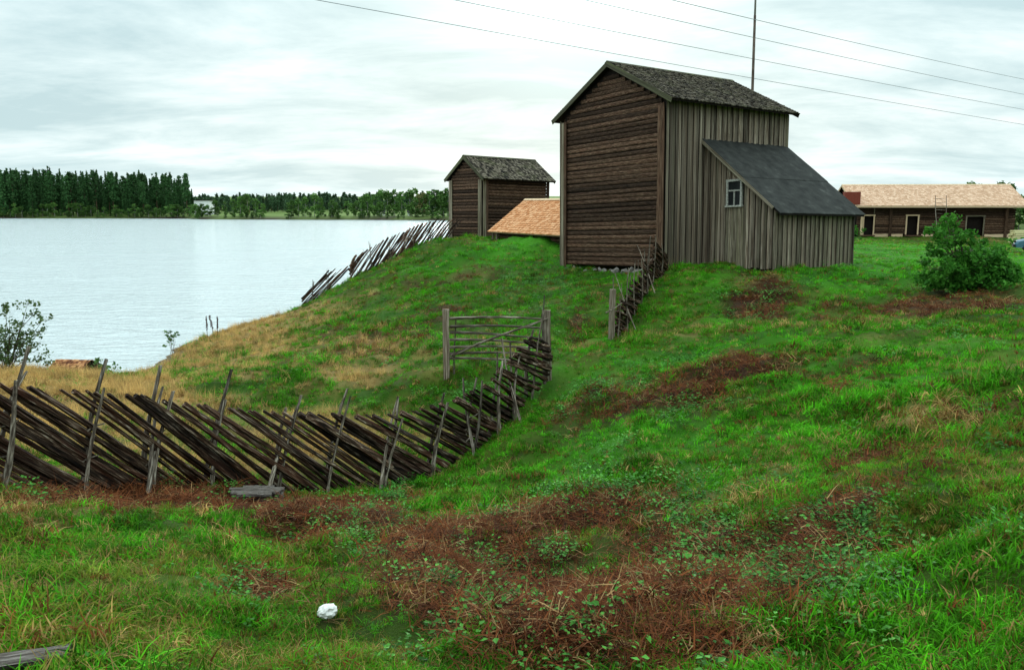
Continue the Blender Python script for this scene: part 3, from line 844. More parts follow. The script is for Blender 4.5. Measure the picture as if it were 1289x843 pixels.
def build_longbarn():
    A = at(1076, 299, 85.0); B = at(1277, 300.5, 83.5)
    A[2] = TER(A[0], A[1]) - .05
    rz = math.atan2(B[1] - A[1], B[0] - A[0]); L = float(np.hypot(*(B - A)[:2])); zw = at(1076, 254.5, 85)[2] - A[2]; W = 7.4
    za = at(1075, 233.0, 88.7)[2] - A[2]
    root = thing('long_barn', 'long low log barn with pale new shingle roof at the edge of the field', 'barn', tuple(A), rz)
    K = L / 201.0    # metres per photo pixel along the front
    MB().prism([(.5, .2), (W - .1, .2), (W - .1, zw), (W / 2, za - .2), (.5, zw)], 'x', .1, L - .1).build('wall', M['core'], root)
    rf, m, ze = gable_roof(root, W, L, zw, za, .5, .75, M['sh_pale'], .3, .2, og2=.8, bargemat='newwood', seed=41)
    plank(rf, 'newwood', (-.5, -.8, ze - .1), L + 1.3, .16, .04, 'fascia', (0, math.pi / 2, 0))
    opens = [(9.5, 23, .25, 2.15, 'pale'), (64, 79, .3, 2.15, 'pale'), (139, 161, .15, 2.1, 'grey')]
    z = .42
    while z < zw - .1:
        xs = 0.1; segs = []
        for (a, b, z0, z1, _) in opens:
            if z0 - .1 < z < z1 + .1: segs.append((xs, a * K)); xs = b * K
        segs.append((xs, L - .1))
        for (a, b) in segs: stick(root, 'log', LG, (a, .06 + R.uniform(-.02, .02), z), (b, .06 + R.uniform(-.02, .02), z), .16, .25)
        z += .235
    for (a, b, z0, z1, kind) in opens:
        mt = 'newwood' if kind == 'pale' else 'grey_board'; w = .13
        d = MB().box(a * K, b * K, .38, .42, z0, z1).build('doorway', M['core'], root)
        plank(d, mt, (a * K, -.06, z0), z1 - z0, w, .06, 'jamb'); plank(d, mt, (b * K, -.06, z0), z1 - z0, w, .06, 'jamb')
        plank(d, mt, (a * K - .1, -.065, z1 + .06), (b - a) * K + .2, .13, .06, 'lintel', (0, math.pi / 2, 0))
    for (a, b) in ((4, 24), (62, 84)):
        plank(root, 'core' if False else 'log', (a * K, -.2, .18), (b - a) * K, .12, .5, 'step', (0, math.pi / 2, 0))
    for (a, b) in ((24, 43), (44.5, 60), (84, 136), (163, 193)):
        plank(root, 'newwood', (a * K, -.03, .2), (b - a) * K, .3, .16, 'sill_log', (0, math.pi / 2, 0))
    for px in (43.5, 188): plank(root, 'log', (px * K, -.12, 0), zw - .1, .26, .2, 'post')
    for px, z0 in ((20, 2.35),): plank(root, 'grey_board', (22.5 * K, -.09, z0), 1.0, .1, .05, 'post')
    plank(root, 'newwood', (8.5 * K - .12, -.12, .2), 1.9, .2, .05, 'open_door')
    ch = MB().box(-1.4, .1, -.75, .1, zw - .2, za - .75).build('chimney', M['brick'], root); ch['label'] = 'red brown block at the left end of the eave'
    # ladder leaning on the roof edge
    p0 = at(1179, 300, 82.0); p1 = at(1191, 300, 82.0); t0 = at(1178, 246, 83.4); t1 = at(1190.5, 246, 83.4)
    for p in (p0, p1): p[2] = TER(p[0], p[1])
    ld = thing('ladder', 'grey wooden ladder leaning on the pale roof above the leafy bush', 'ladder', tuple(p0))
    q = [Vector(p - p0) for p in (p0, p1, t0, t1)]
    stick(ld, 'side_rail', POLE, q[0], q[2], .11); stick(ld, 'side_rail', POLE, q[1], q[3], .11)
    for k in range(1, 12):
        f = k / 12; stick(ld, 'rung', POLE, q[0].lerp(q[2], f), q[1].lerp(q[3], f), .05)


build_longbarn()

# ------------------------------------------------------------------ fences


def path_sample(pts, step):
    P = [np.array(p, float) for p in pts]; d = [0]
    for a, b in zip(P, P[1:]): d.append(d[-1] + np.linalg.norm(b - a))
    n = max(2, int(d[-1] / step)); s = np.linspace(0, d[-1], n + 1)
    return s, np.interp(s, d, [p[0] for p in P]), np.interp(s, d, [p[1] for p in P]), d


def fence(label, pts, rail_len, angle, spacing, pair_step, height, thick, lean, stake_h, group, stake_jit=.25, brace_every=2, stake_th=.085, loc=None, even=1.0, over=1.6):
    """roundpole fence: pairs of stakes bound with withes holding sloping split rails; rails rise towards the start"""
    P = [np.array(p[:2], float) for p in pts]; d = [0]
    for a, b in zip(P, P[1:]): d.append(d[-1] + float(np.linalg.norm(b - a)))
    px = [p[0] for p in P]; py = [p[1] for p in P]; tot = d[-1]

    def pos(s):
        if s < 0:
            t = (P[1] - P[0]) / np.linalg.norm(P[1] - P[0]); return P[0] + t * s
        return np.array([np.interp(s, d, px), np.interp(s, d, py)])
    o0 = pos(0); z0 = TER(o0[0], o0[1]); root = thing('fence', label, 'fence', (o0[0], o0[1], z0), 0, group)
    org = np.array([o0[0], o0[1], z0])

    def g(s, h=0.0, off=0.0):
        p = pos(s); q = pos(s + .2) if s < tot - .2 else p; q0 = pos(s - .2)
        t = q - q0; t = t / np.linalg.norm(t); nrm = np.array([t[1], -t[0]])
        p = p + nrm * off
        return Vector((p[0] - org[0], p[1] - org[1], float(TER.base(p[0], p[1])[0]) + h - org[2]))
    s = .35
    while s < tot + rail_len * .5:
        ln = rail_len * R.uniform(.8, 1.12); an = math.radians(angle + R.uniform(-2.2, 2.2) * even)
        foot = min(s, tot - .02); hf = R.uniform(.0, .08) + (s - foot) * math.tan(an)
        if hf > height * .8: break
        ln_ = min(ln, (height * 1.12 - hf) / math.sin(an))
        if ln_ > .5:
            top = foot - ln_ * math.cos(an)
            a = g(foot, hf, R.uniform(-.03, .03)); top = max(top, -over); ln_ = (foot - top) / math.cos(an)
            b = g(top, 0, R.uniform(-.03, .03)); 
            # keep the slope constant relative to the line of ground between foot and top
            b.z = b.z + hf + ln_ * math.sin(an)
            th = thick * R.uniform(.55, 1.35)
            stick(root, 'rail', RL, a, b, th, th * R.uniform(.55, .95))
        s += spacing * (1 + R.uniform(-.15, .15) * even)
    s = .05; k = 0
    while s <= tot:
        ss = s + R.uniform(-.06, .06) * pair_step
        for off in (-.085, .085):
            h = stake_h * R.uniform(.72, 1.15); l_ = math.tan(math.radians(lean + R.uniform(-5, 5) * even))
            a = g(ss, -.12, off); b = g(ss + l_ * h, h, off * 1.15) if ss + l_ * h < tot else a + Vector((0, 0, h))
            b.z = a.z + h + .12
            stick(root, 'stake', POLE, a, b, stake_th * R.uniform(.8, 1.3))
        for hh in (.36, .72):
            c = g(ss + math.tan(math.radians(lean)) * hh * height, hh * height)
            stick(root, 'withe', POLE, c + Vector((-.09, -.09, -.02)), c + Vector((.09, .09, .05)), .035)
        if brace_every and k % brace_every == 1:
            a = g(ss, .45 * height, .12); b = g(min(ss + .75, tot), height * 1.28, -.5)
            stick(root, 'brace', POLE, a - (b - a) * .5, b, stake_th * .9)
        s += pair_step * R.uniform(.9, 1.12); k += 1
    return root, g


FGRP = 'old roundpole fences of sloping rails'
f1 = [at(-150, 624, 9.3), at(-60, 623, 9.8), at(45, 622, 10.5), at(157, 617, 11.5), at(232, 620, 12.5), at(310, 620, 13.3), at(372, 622, 14.0), at(432, 616, 14.6), at(480, 617, 15.1), at(530, 605, 15.7),
      at(570, 594, 16.3), at(607, 573, 17.0), at(640, 535, 18.6), at(665, 503, 19.8), at(690, 474, 20.5)]
fence('long dark roundpole fence of slanting split rails crossing the foreground up to the gate', f1, 3.3, 33, .172, 1.1, 1.28, .145, 15, 1.8, FGRP, even=.6)
f2 = [at(775, 432, 25.8), at(800, 395, 29.0), at(822, 362, 32.3), at(838, 345, 34.3)]
g2 = fence('short dark roundpole fence climbing the bank to the corner of the tall barn', f2, 2.4, 24, .11, 1.3, 1.3, .15, -3, 1.8, FGRP, stake_th=.05, brace_every=3, over=-.12)
f3 = [at(566, 301, 53.0), at(550, 304, 52.0), at(525, 311, 50.7), at(500, 321, 49.5), at(470, 338, 48.0), at(440, 355, 47.2)]
fence('dark roundpole fence along the crest of the bank down from the small storehouse', f3, 2.3, 37, .31, 1.6, 1.12, .165, 4, 1.4, FGRP, stake_th=.045, brace_every=3, even=.35)
f4 = [at(414, 374, 46.4), at(398, 380, 46.2), at(380, 387, 46.0)]
fence('last low piece of roundpole fence beside the lake water', f4, 1.9, 27, .2, .85, 1.15, .12, 2, 1.5, FGRP, stake_th=.06, brace_every=0)


def build_gate():
    A = at(562, 471, 21.2); B = at(690, 474, 20.8)
    for p in (A, B): p[2] = TER(p[0], p[1])
    root = thing('gate', 'grey wooden field gate of seven thin poles between two posts', 'gate', tuple(A))
    def q(px, py, f=None):
        f = (px - 562) / 128.0; Y = 21.2 + (20.8 - 21.2) * f; return Vector(at(px, py, Y) - A)
    plank(root, 'board', (0, 0, -.2), 1.95, .16, .16, 'gate_post')
    b = Vector(B - A)
    plank(root, 'board', tuple(b + Vector((0, .05, -.2))), 2.0, .2, .16, 'gate_post', (.02, -.03, 0))
    stick(root, 'stake', POLE, b + Vector((-.13, -.08, -.1)), b + Vector((-.1, -.05, 2.2)), .06)
    stick(root, 'stake', POLE, b + Vector((-.04, -.15, -.1)), b + Vector((-.2, -.1, 1.75)), .06)
    for (l, r) in ((401, 401), (411, 413), (420, 424), (429, 431), (437, 438), (445, 446), (452, 455)):
        stick(root, 'pole', POLE, q(567, l) + Vector((0, -.02, 0)), q(689, r) + Vector((0, -.02, 0)), .078)
    stick(root, 'brace', POLE, q(570, 448) + Vector((0, -.1, 0)), q(689, 398) + Vector((0, -.1, 0)), .085)
    stick(root, 'upright', POLE, q(573, 470) + Vector((0, -.06, 0)), q(573, 400) + Vector((0, -.06, 0)), .05)
    stick(root, 'upright', POLE, q(684, 458) + Vector((0, .03, 0)), q(684, 398) + Vector((0, .03, 0)), .06)
    # lone post at the foot of the short fence with a pale tie
    P = at(769, 433, 25.7); P[2] = TER(P[0], P[1])
    pr_ = thing('gate_post', 'thick weathered post with a pale tie at the foot of the short fence', 'post', tuple(P))
    plank(pr_, 'board', (0, 0, -.2), 1.75, .15, .15, 'post', (0, .02, .3))
    stick(pr_, 'tie', POLE, (-.2, -.14, .85), (.32, -.12, 1.12), .045)


build_gate()

# ------------------------------------------------------------------ trees and shrubs


def leafquads(P, size, rng, up=0.35, aspect=1.5):
    n = len(P); D = rng.normal(size=(n, 3)); D /= np.linalg.norm(D, axis=1)[:, None]
    Nn = rng.normal(size=(n, 3)); Nn[:, 2] += up * 2; Nn /= np.linalg.norm(Nn, axis=1)[:, None]
    U = np.cross(D, Nn); U /= (np.linalg.norm(U, axis=1)[:, None] + 1e-9); D = np.cross(Nn, U)
    s = size * rng.uniform(.6, 1.35, n)[:, None]
    V = np.stack([P - D * s * aspect * .5, P + U * s * .5, P + D * s * aspect * .5, P - U * s * .5], 1).reshape(-1, 3)
    return V, np.arange(4 * n).reshape(n, 4)


def crown_mesh(name, P, size, mat, seed=0, up=.35, aspect=1.5):
    V, Fc = leafquads(np.asarray(P), size, np.random.default_rng(seed), up, aspect); return npmesh(name, V, Fc, mat)


def conifer_pts(H, R0, z0, n, rng, power=.8, droop=.25, whorl=.055):
    t = rng.random(n) ** .75; zz = z0 + (1 - z0) * (1 - t); lev = np.round(zz / whorl) * whorl + rng.normal(0, .012, n)
    rad = R0 * (1 - (lev - z0) / (1 - z0)).clip(0, 1) ** power * rng.uniform(.75, 1.1, n); rr = rad * np.sqrt(rng.random(n)); th = rng.random(n) * 6.283
    return np.c_[np.cos(th) * rr, np.sin(th) * rr, lev * H - droop * rr + rng.normal(0, .15, n)]


def pine_pts(H, R0, z0, n, rng):
    cl = []; m = 26
    for i in range(m):
        z = z0 + (1 - z0) * (i + rng.random()) / m; t = (z - z0) / (1 - z0); r = R0 * (1 - .72 * t ** 1.6) * math.sqrt(max(.08, min(1, t * 6))) * rng.uniform(.45, 1.05); a = rng.random() * 6.28
        cl.append((math.cos(a) * r * .8, math.sin(a) * r * .8, z * H, .55 + .35 * rng.random()))
    cl.append((0, 0, H * .97, .45)); cl = np.array(cl); k = rng.integers(0, len(cl), n); c = cl[k]
    return c[:, :3] + rng.normal(size=(n, 3)) * c[:, 3:4] * np.array([.8, .8, .5])


def broad_pts(H, R0, z0, n, rng, m=16):
    cl = []
    for i in range(m):
        a = rng.random() * 6.28; u = rng.random(); z = z0 + (1 - z0) * (.08 + .84 * u); r = R0 * math.sin(math.pi * (.12 + .8 * u)) ** .7 * rng.uniform(.2, .85)
        cl.append((math.cos(a) * r, math.sin(a) * r, z * H, R0 * rng.uniform(.25, .42)))
    cl = np.array(cl); k = rng.integers(0, len(cl), n); c = cl[k]; d = rng.normal(size=(n, 3)); d /= np.linalg.norm(d, axis=1)[:, None]
    return c[:, :3] + d * c[:, 3:4] * rng.uniform(.55, 1.1, n)[:, None]


def trunk_mesh(H, r0, mat, top=.95, n=6, limbs=0, seed=0, z0=.4, R0=1.5):
    r = random.Random(seed); b = MB(); pts = [(r.uniform(-.01, .01) * H * i / 4, r.uniform(-.01, .01) * H * i / 4, H * top * i / 4) for i in range(5)]
    b.tube(pts, [r0 * (1 - .22 * i) for i in range(5)], n)
    for i in range(limbs):
        z = H * (z0 + (top - z0) * (i + .3) / limbs); a = r.random() * 6.28; q = R0 * r.uniform(.5, .8)
        b.tube([(0, 0, z), (math.cos(a) * q * .5, math.sin(a) * q * .5, z + q * .3), (math.cos(a) * q, math.sin(a) * q, z + q * .45)], [r0 * .35, r0 * .22, r0 * .1], 4)
    return b.mesh('trunk', mat)


PROTO = {}


def proto(kind, variants, fn): PROTO[kind] = [fn(i) for i in range(variants)]


def mk_pine(i, mat='pine'):
    rng = np.random.default_rng(300 + i); H = 1.0
    P = pine_pts(18, 1.9, .34 + .05 * (i % 3), 620, rng); return trunk_mesh(18, .2, M['pinebark'], .97, 5, 4, i, .4, 1.6), crown_mesh('crown', P, .62, M[mat], i), 18.0


def mk_spruce(i, mat='pine'):
    rng = np.random.default_rng(330 + i); P = conifer_pts(18, 2.3, .1, 700, rng, .8, .3); P = np.vstack([P, [[0, 0, 17.9]] * 4 + rng.normal(0, .1, (4, 3))])
    return trunk_mesh(18, .2, M['bark'], .98, 5), crown_mesh('crown', P, .6, M[mat], i, .2), 18.0


def mk_birch(i, mat='birch', H=9.0, R0=2.3, n=620):
    rng = np.random.default_rng(360 + i); P = broad_pts(H, R0, .03, n, rng)
    return trunk_mesh(H, .13, M['birchbark'], .85, 5, 5, i, .25, R0), crown_mesh('crown', P, .48, M[mat], i), H


proto('pine', 4, mk_pine); proto('spruce', 3, mk_spruce); proto('birch', 4, mk_birch)
proto('farspruce', 3, lambda i: mk_spruce(i + 5, 'pinefar')); proto('farpine', 3, lambda i: mk_pine(i + 5, 'pinefar'))
proto('gold', 2, lambda i: mk_birch(i + 9, 'birchgold', 10.0, 2.2, 650))


def tree(kind, px, Y, H, label, group, name, widen=1.0, zoff=0.0):
    tm, cm, h0 = R.choice(PROTO[kind]); p = at(px, 270, Y); z = TER(p[0], p[1]) + zoff - .15
    s = H / h0; root = thing(name, label, 'tree', (p[0], p[1], z), R.random() * 6.28, group)
    for nm, me in (('trunk', tm), ('crown', cm)): link(nm, me, root, None, None, (s * widen, s * widen, s))
    return root


def far_trees():
    # dense pine wood on the left headland
    prof = lambda px: np.interp(px, [-80, 0, 60, 120, 180, 215, 235, 246], [20.5, 20.0, 20.6, 19.8, 18.6, 17.8, 17.2, 15.0])
    def hgt(px, py, Y):
        p = at(px, py, Y); return max(2.0, p[2] - TER(p[0], p[1]))

    def shore(px):
        Ys = np.arange(300, 400, 1.0); q = np.array([at(px, 276, Y) for Y in Ys]); zz = TER(q[:, 0], q[:, 1]); return float(Ys[np.nonzero(zz > .25)[0][0]])
    rows = [(374, 5.0), (384, 5.2), (396, 5.4)]
    for k, (Y, st) in enumerate(rows):
        px = -70 + k * 1.7
        while px < 243 - k * 3:
            H = hgt(px, np.interp(px, [-80, 0, 60, 120, 180, 215, 240], [217, 217, 215, 219, 223, 225, 231]) + R.choice([-3, -1, 0, 1, 2, 3, 5, 7, 9, 13, 17]) - k, Y)
            kind = 'pine' if R.random() < .42 else 'spruce'
            tree(kind, px + R.uniform(-1.5, 1.5), Y + R.uniform(-4, 4), H, 'tall dark pine in the dense wood across the lake' if kind == 'pine' else 'tall pointed spruce in the dense wood across the lake',
                 'pines of the dense wood across the lake' if kind == 'pine' else 'spruces of the dense wood across the lake', 'pine_tree' if kind == 'pine' else 'spruce_tree', R.uniform(.85, 1.1))
            px += st * R.uniform(.8, 1.25)
    tree('pine', 236, 369, 17.8, 'tall loose pine at the right end of the dense wood across the lake', None, 'pine_tree', .9)
    px = -60
    while px < 252:
        tree('birch', px, shore(px) + R.uniform(0, 2.5), R.uniform(2.2, 6.5), 'low green birch at the water under the dense pine wood', 'birches under the dense pine wood', 'birch_tree', R.uniform(1.2, 2.0)); px += R.uniform(4, 9)
    # open far shore on the right: groups of birches in front of the wood
    spots = [(250, 349, 6), (254, 350, 7), (262, 349, 6), (272, 349, 8), (283, 350, 7), (294, 346, 9), (303, 345, 10.5), (312, 346, 11.5), (322, 345, 9), (331, 343, 7), (367, 340, 8.5), (376, 341, 9), (385, 340, 9.5), (396, 340, 11), (404, 341, 9),
             (419, 338, 8.5), (424, 339, 7), (438, 345, 7.5), (448, 340, 7), (455, 338, 10), (463, 337, 11.5), (471, 338, 11), (480, 340, 12.5), (488, 336, 12), (497, 338, 12.5), (506, 337, 12), (516, 336, 12.5), (523, 335, 13), (541, 336, 12.5), (548, 338, 13), (555, 335, 12.5), (563, 336, 13), (574, 337, 13), (586, 338, 12)]
    for (px, Y, H) in spots:
        tree('birch', px, Y, H * .86, 'rounded green birch on the open far shore', 'birches on the open far shore', 'birch_tree', R.uniform(.95, 1.25))
    for (px, Y, H) in ((527, 334, 15.5), (533, 336, 16.5), (312, 352, 14.0)):
        tree('gold', px, Y, hgt(px, 244 if px < 530 else 242, Y) if px > 500 else hgt(px, 251, Y), 'tall yellowing birch standing above the far shore trees' if px > 500 else 'yellowing birch behind the left group on the far shore', 'yellowing birches above the far shore trees' if px > 500 else None, 'birch_tree')
    tree('farspruce', 544, 337, hgt(544, 239, 337), 'lone pointed spruce rising above the far shore next to the storehouse', None, 'spruce_tree', .85)
    px = 250
    while px < 600:
        if not (334 < px < 362 or 408 < px < 416 or 428 < px < 444): tree('birch', px, shore(px) + R.uniform(.3, 5), R.uniform(1.6, 4.2), 'low bushy tree at the water along the open far shore', 'low bushy trees at the water on the far shore', 'bushy_tree', R.uniform(1.5, 2.4))
        px += R.uniform(5, 10)
    for Y, st in ((395, 4.6), (425, 4.8)):
        px = 246 + R.uniform(0, 3)
        while px < 600:
            kind = 'farspruce' if R.random() < .55 else 'farpine'
            H = hgt(px, np.interp(px, [246, 270, 300, 350, 400, 450, 520, 600], [247, 247, 245, 244, 246, 248, 251, 250]) + R.choice([-1, 0, 1, 2, 4, 6]), Y)
            tree(kind, px, Y + R.uniform(-6, 6), H, 'distant conifer in the long wood behind the far field', 'conifers of the long wood behind the far field', 'conifer_tree', R.uniform(1.3, 1.8)); px += st * R.uniform(.8, 1.3)
    # deep wood that reads as one mass
    V = []; Fs = []; off = 0; rng = np.random.default_rng(77)
    for i in range(340):
        Y = rng.uniform(415, 500); px = rng.uniform(-120, 240) if i % 2 else rng.uniform(235, 620)
        p = at(px, 270, Y); H = (19 if px < 240 else 7.5) * rng.uniform(.8, 1.05); zb = TER(p[0], p[1])
        Q = conifer_pts(H, 2.4, .08, 160, rng) + np.array([p[0], p[1], zb]); v, f = leafquads(Q, 1.15, rng); V.append(v); Fs.append(f + off); off += len(v)
    o = link('wood', npmesh('wood', np.vstack(V), np.vstack(Fs), M['pinefar'])); tag(o, 'deep dark wood behind the trees on the far shore', 'wood', None, 'stuff')
    # trees showing over the long barn and at its right end
    for (px, Y, H, lb) in ((1219, 150, 3.5, 'small tree tops left of the others over the pale roof'), (1229, 152, 3, None), (1242, 155, 1.5, None), (1258, 150, 4, 'widest tree crown showing over the pale roof'), (1268, 154, 2, None)):
        p_ = at(px, 231 - H, Y); tree('birch', px, Y, p_[2] - TER(p_[0], p_[1]), lb or 'tree top showing over the ridge of the pale roof', None if lb else 'tree tops over the long barn', 'tree')
    for (px, Y, H, lb) in ((1284, 88, 4.2, 'dark green bush at the right end of the long barn'), (1310, 90, 4.6, 'dark green tree beyond the right end of the long barn'), (1340, 95, 4.4, 'outermost green tree beyond the long barn')):
        tree('birch', px, Y, H, lb, None, 'tree', 1.1)


far_trees()


def stems_bush(name, label, base, stems, leaf_r, n, size, mat, bark, seed, cat='bush', sub=5):
    """stems: list of end points relative to base; leaves sit in clumps along the outer stems"""
    r = random.Random(seed); rng = np.random.default_rng(seed); b = MB(); cl = []
    for (e, th) in stems:
        e = Vector(e); mid = e * .5 + Vector((r.uniform(-.15, .15), r.uniform(-.15, .15), .12 * e.length)); pts = [Vector((r.uniform(-.15, .15), r.uniform(-.15, .15), -.1)), mid * .55, mid, e * .8, e]
        b.tube(pts, [th, th * .8, th * .6, th * .4, th * .2], 5)
        for i in range(sub):
            f = r.uniform(.3, 1.0); q = mid.lerp(e, (f - .5) * 2) if f > .5 else mid * (f * 2)
            w = q + Vector((r.gauss(0, 1), r.gauss(0, 1), r.uniform(-.3, .9))) * leaf_r * 1.3; b.tube([q, (q + w) / 2 + Vector((0, 0, .04)), w], [th * .35, th * .22, th * .1], 4); cl.append((w, r.uniform(.6, 1.2) * leaf_r))
        cl.append((e, leaf_r * .8))
    root = thing(name, label, cat, tuple(base)); b.build('trunk', bark, root)
    C = np.array([list(c) for c, _ in cl]); S = np.array([s for _, s in cl]); k = rng.integers(0, len(C), n); d = rng.normal(size=(n, 3)); d /= np.linalg.norm(d, axis=1)[:, None]
    P = C[k] + d * (S[k] * rng.uniform(.15, 1.05, n) ** .6)[:, None] * np.array([1, 1, .8]); P[:, 2] = np.maximum(P[:, 2], rng.uniform(.02, .15, n))
    link('crown', crown_mesh('crown', P, size, mat, seed), root); return root


def near_shrubs():
    B = at(1214, 366, 28.0); B[2] = TER(B[0], B[1]) - .05; r = random.Random(4)
    st = [((r.uniform(-1.3, 1.3), r.uniform(-.8, .8), r.uniform(.6, 1.35)), .03) for _ in range(16)] + [((1.25 * math.cos(k * .45), .9 * math.sin(k * .45), r.uniform(.22, .6)), .02) for k in range(14)]
    st += [((-.95, .0, 2.2), .035), ((-.75, .1, 2.45), .035), ((-.5, .1, 2.3), .03), ((-1.1, -.1, 1.9), .03), ((-.35, -.1, 2.0), .03), ((.1, 0, 1.7), .03), ((-1.45, 0, 1.05), .025), ((1.25, 0, .9), .025), ((.75, .1, 1.35), .025), ((-.7, -.2, 1.7), .025)]
    stems_bush('bush', 'large leafy green bush standing on the bank before the long barn', B, st, .26, 12500, .088, M['bush'], M['bark'], 4)
    P = at(8, 463, 26.5); P[2] = TER(P[0], P[1]) - .05
    K = 26.5 / F; r = random.Random(9); st = []
    for (px, py) in ((55, 372), (63, 392), (48, 385), (35, 372), (30, 390), (15, 378), (5, 385), (-10, 370), (40, 410), (52, 428), (60, 440), (25, 405), (10, 420), (-20, 390), (-30, 410), (40, 432), (65, 402)):
        st.append((((px - 8) * K, r.uniform(-.5, .5), (463 - py) * K), .02))
    stems_bush('shrub', 'sparse shore shrub with small leaves at the left edge by the lake', P, st, .2, 1900, .068, M['willow'], M['bark'], 9, 'shrub', 4)
    Q = at(1072, 303, 47.0); Q[2] = TER(Q[0], Q[1])
    st = [((r.uniform(-.3, .3), r.uniform(-.3, .3), r.uniform(.7, 1.7)), .02) for _ in range(8)]
    stems_bush('shrub', 'dark shrub behind the far corner of the black lean-to', Q, st, .2, 700, .07, M['bush'], M['bark'], 12, 'shrub', 3)
    H = at(1284, 303, 70.0); H[2] = TER(H[0], H[1]); st = [((x, r.uniform(-.3, .3), r.uniform(.35, .6)), .02) for x in np.linspace(-.9, 3, 14)]
    stems_bush('hedge', 'low green hedge under the pale yellow timber stack', H, st, .2, 1600, .1, M['bush'], M['bark'], 13, 'hedge', 3)
    # small plants along the shore
    for (px, py, Y, h, n, lb, sd) in ((217, 443, 36.0, 1.1, 90, 'leafy green weed on the shore left of the dark seed stalks', 21), (122, 468, 30.5, .75, 60, 'pale green weed on the shore right of the first tall stakes', 22), (138, 468, 30.5, .5, 40, 'smaller pale green weed on the shore beside a taller one', 23)):
        p = at(px, py, Y); p[2] = TER(p[0], p[1]); rr = random.Random(sd)
        stems_bush('weed', lb, p, [((rr.uniform(-.25, .25), rr.uniform(-.1, .1), h * rr.uniform(.6, 1)), .01) for _ in range(5)], .1, n, .1, M['weed'], M['bark'], sd, 'plant', 3)
    for (px, py0, py1, px1, lb) in ((261.5, 404, 432, 261.5, 'shortest left dark dock seed stalk by the water'), (269.5, 403, 431, 265.5, 'thick dark dock seed stalk leaning left by the water'), (274, 405, 430, 275.5, 'thin dark dock seed stalk standing right of the thick one')):
        p = at(px, py1, 38.5); p[2] = TER(p[0], p[1]); h = (py1 - py0) * 38.5 / F; dx = (px1 - px) * 38.5 / F
        root = thing('dock_plant', lb, 'plant', tuple(p)); pts = [(0, 0, -.05), (dx * .4, 0, h * .45), (dx * .7, 0, h * .7), (dx, 0, h)]
        MB().tube(pts, [.012, .012, .01, .006], 5).build('stem', M['dock'], root)
        b = MB(); rr = random.Random(int(px)); th = .075 if 'thick' in lb and 'leaning' in lb else .05
        for k in range(60):
            f = rr.uniform(.35, 1); c = Vector((dx * f, 0, h * f)); a = rr.random() * 6.28; q = c + Vector((math.cos(a), math.sin(a), .5)) * th * rr.uniform(.3, 1) * (1.15 - f * .5)
            e = .02; b.add([q + Vector((-e, 0, -e)), q + Vector((e, 0, -e)), q + Vector((0, e, e * 1.4)), q + Vector((0, -e, e))], [(0, 1, 2), (0, 3, 1), (0, 2, 3), (1, 3, 2)])
        b.build('seed_head', M['dock'], root)


near_shrubs()

# ------------------------------------------------------------------ smaller things


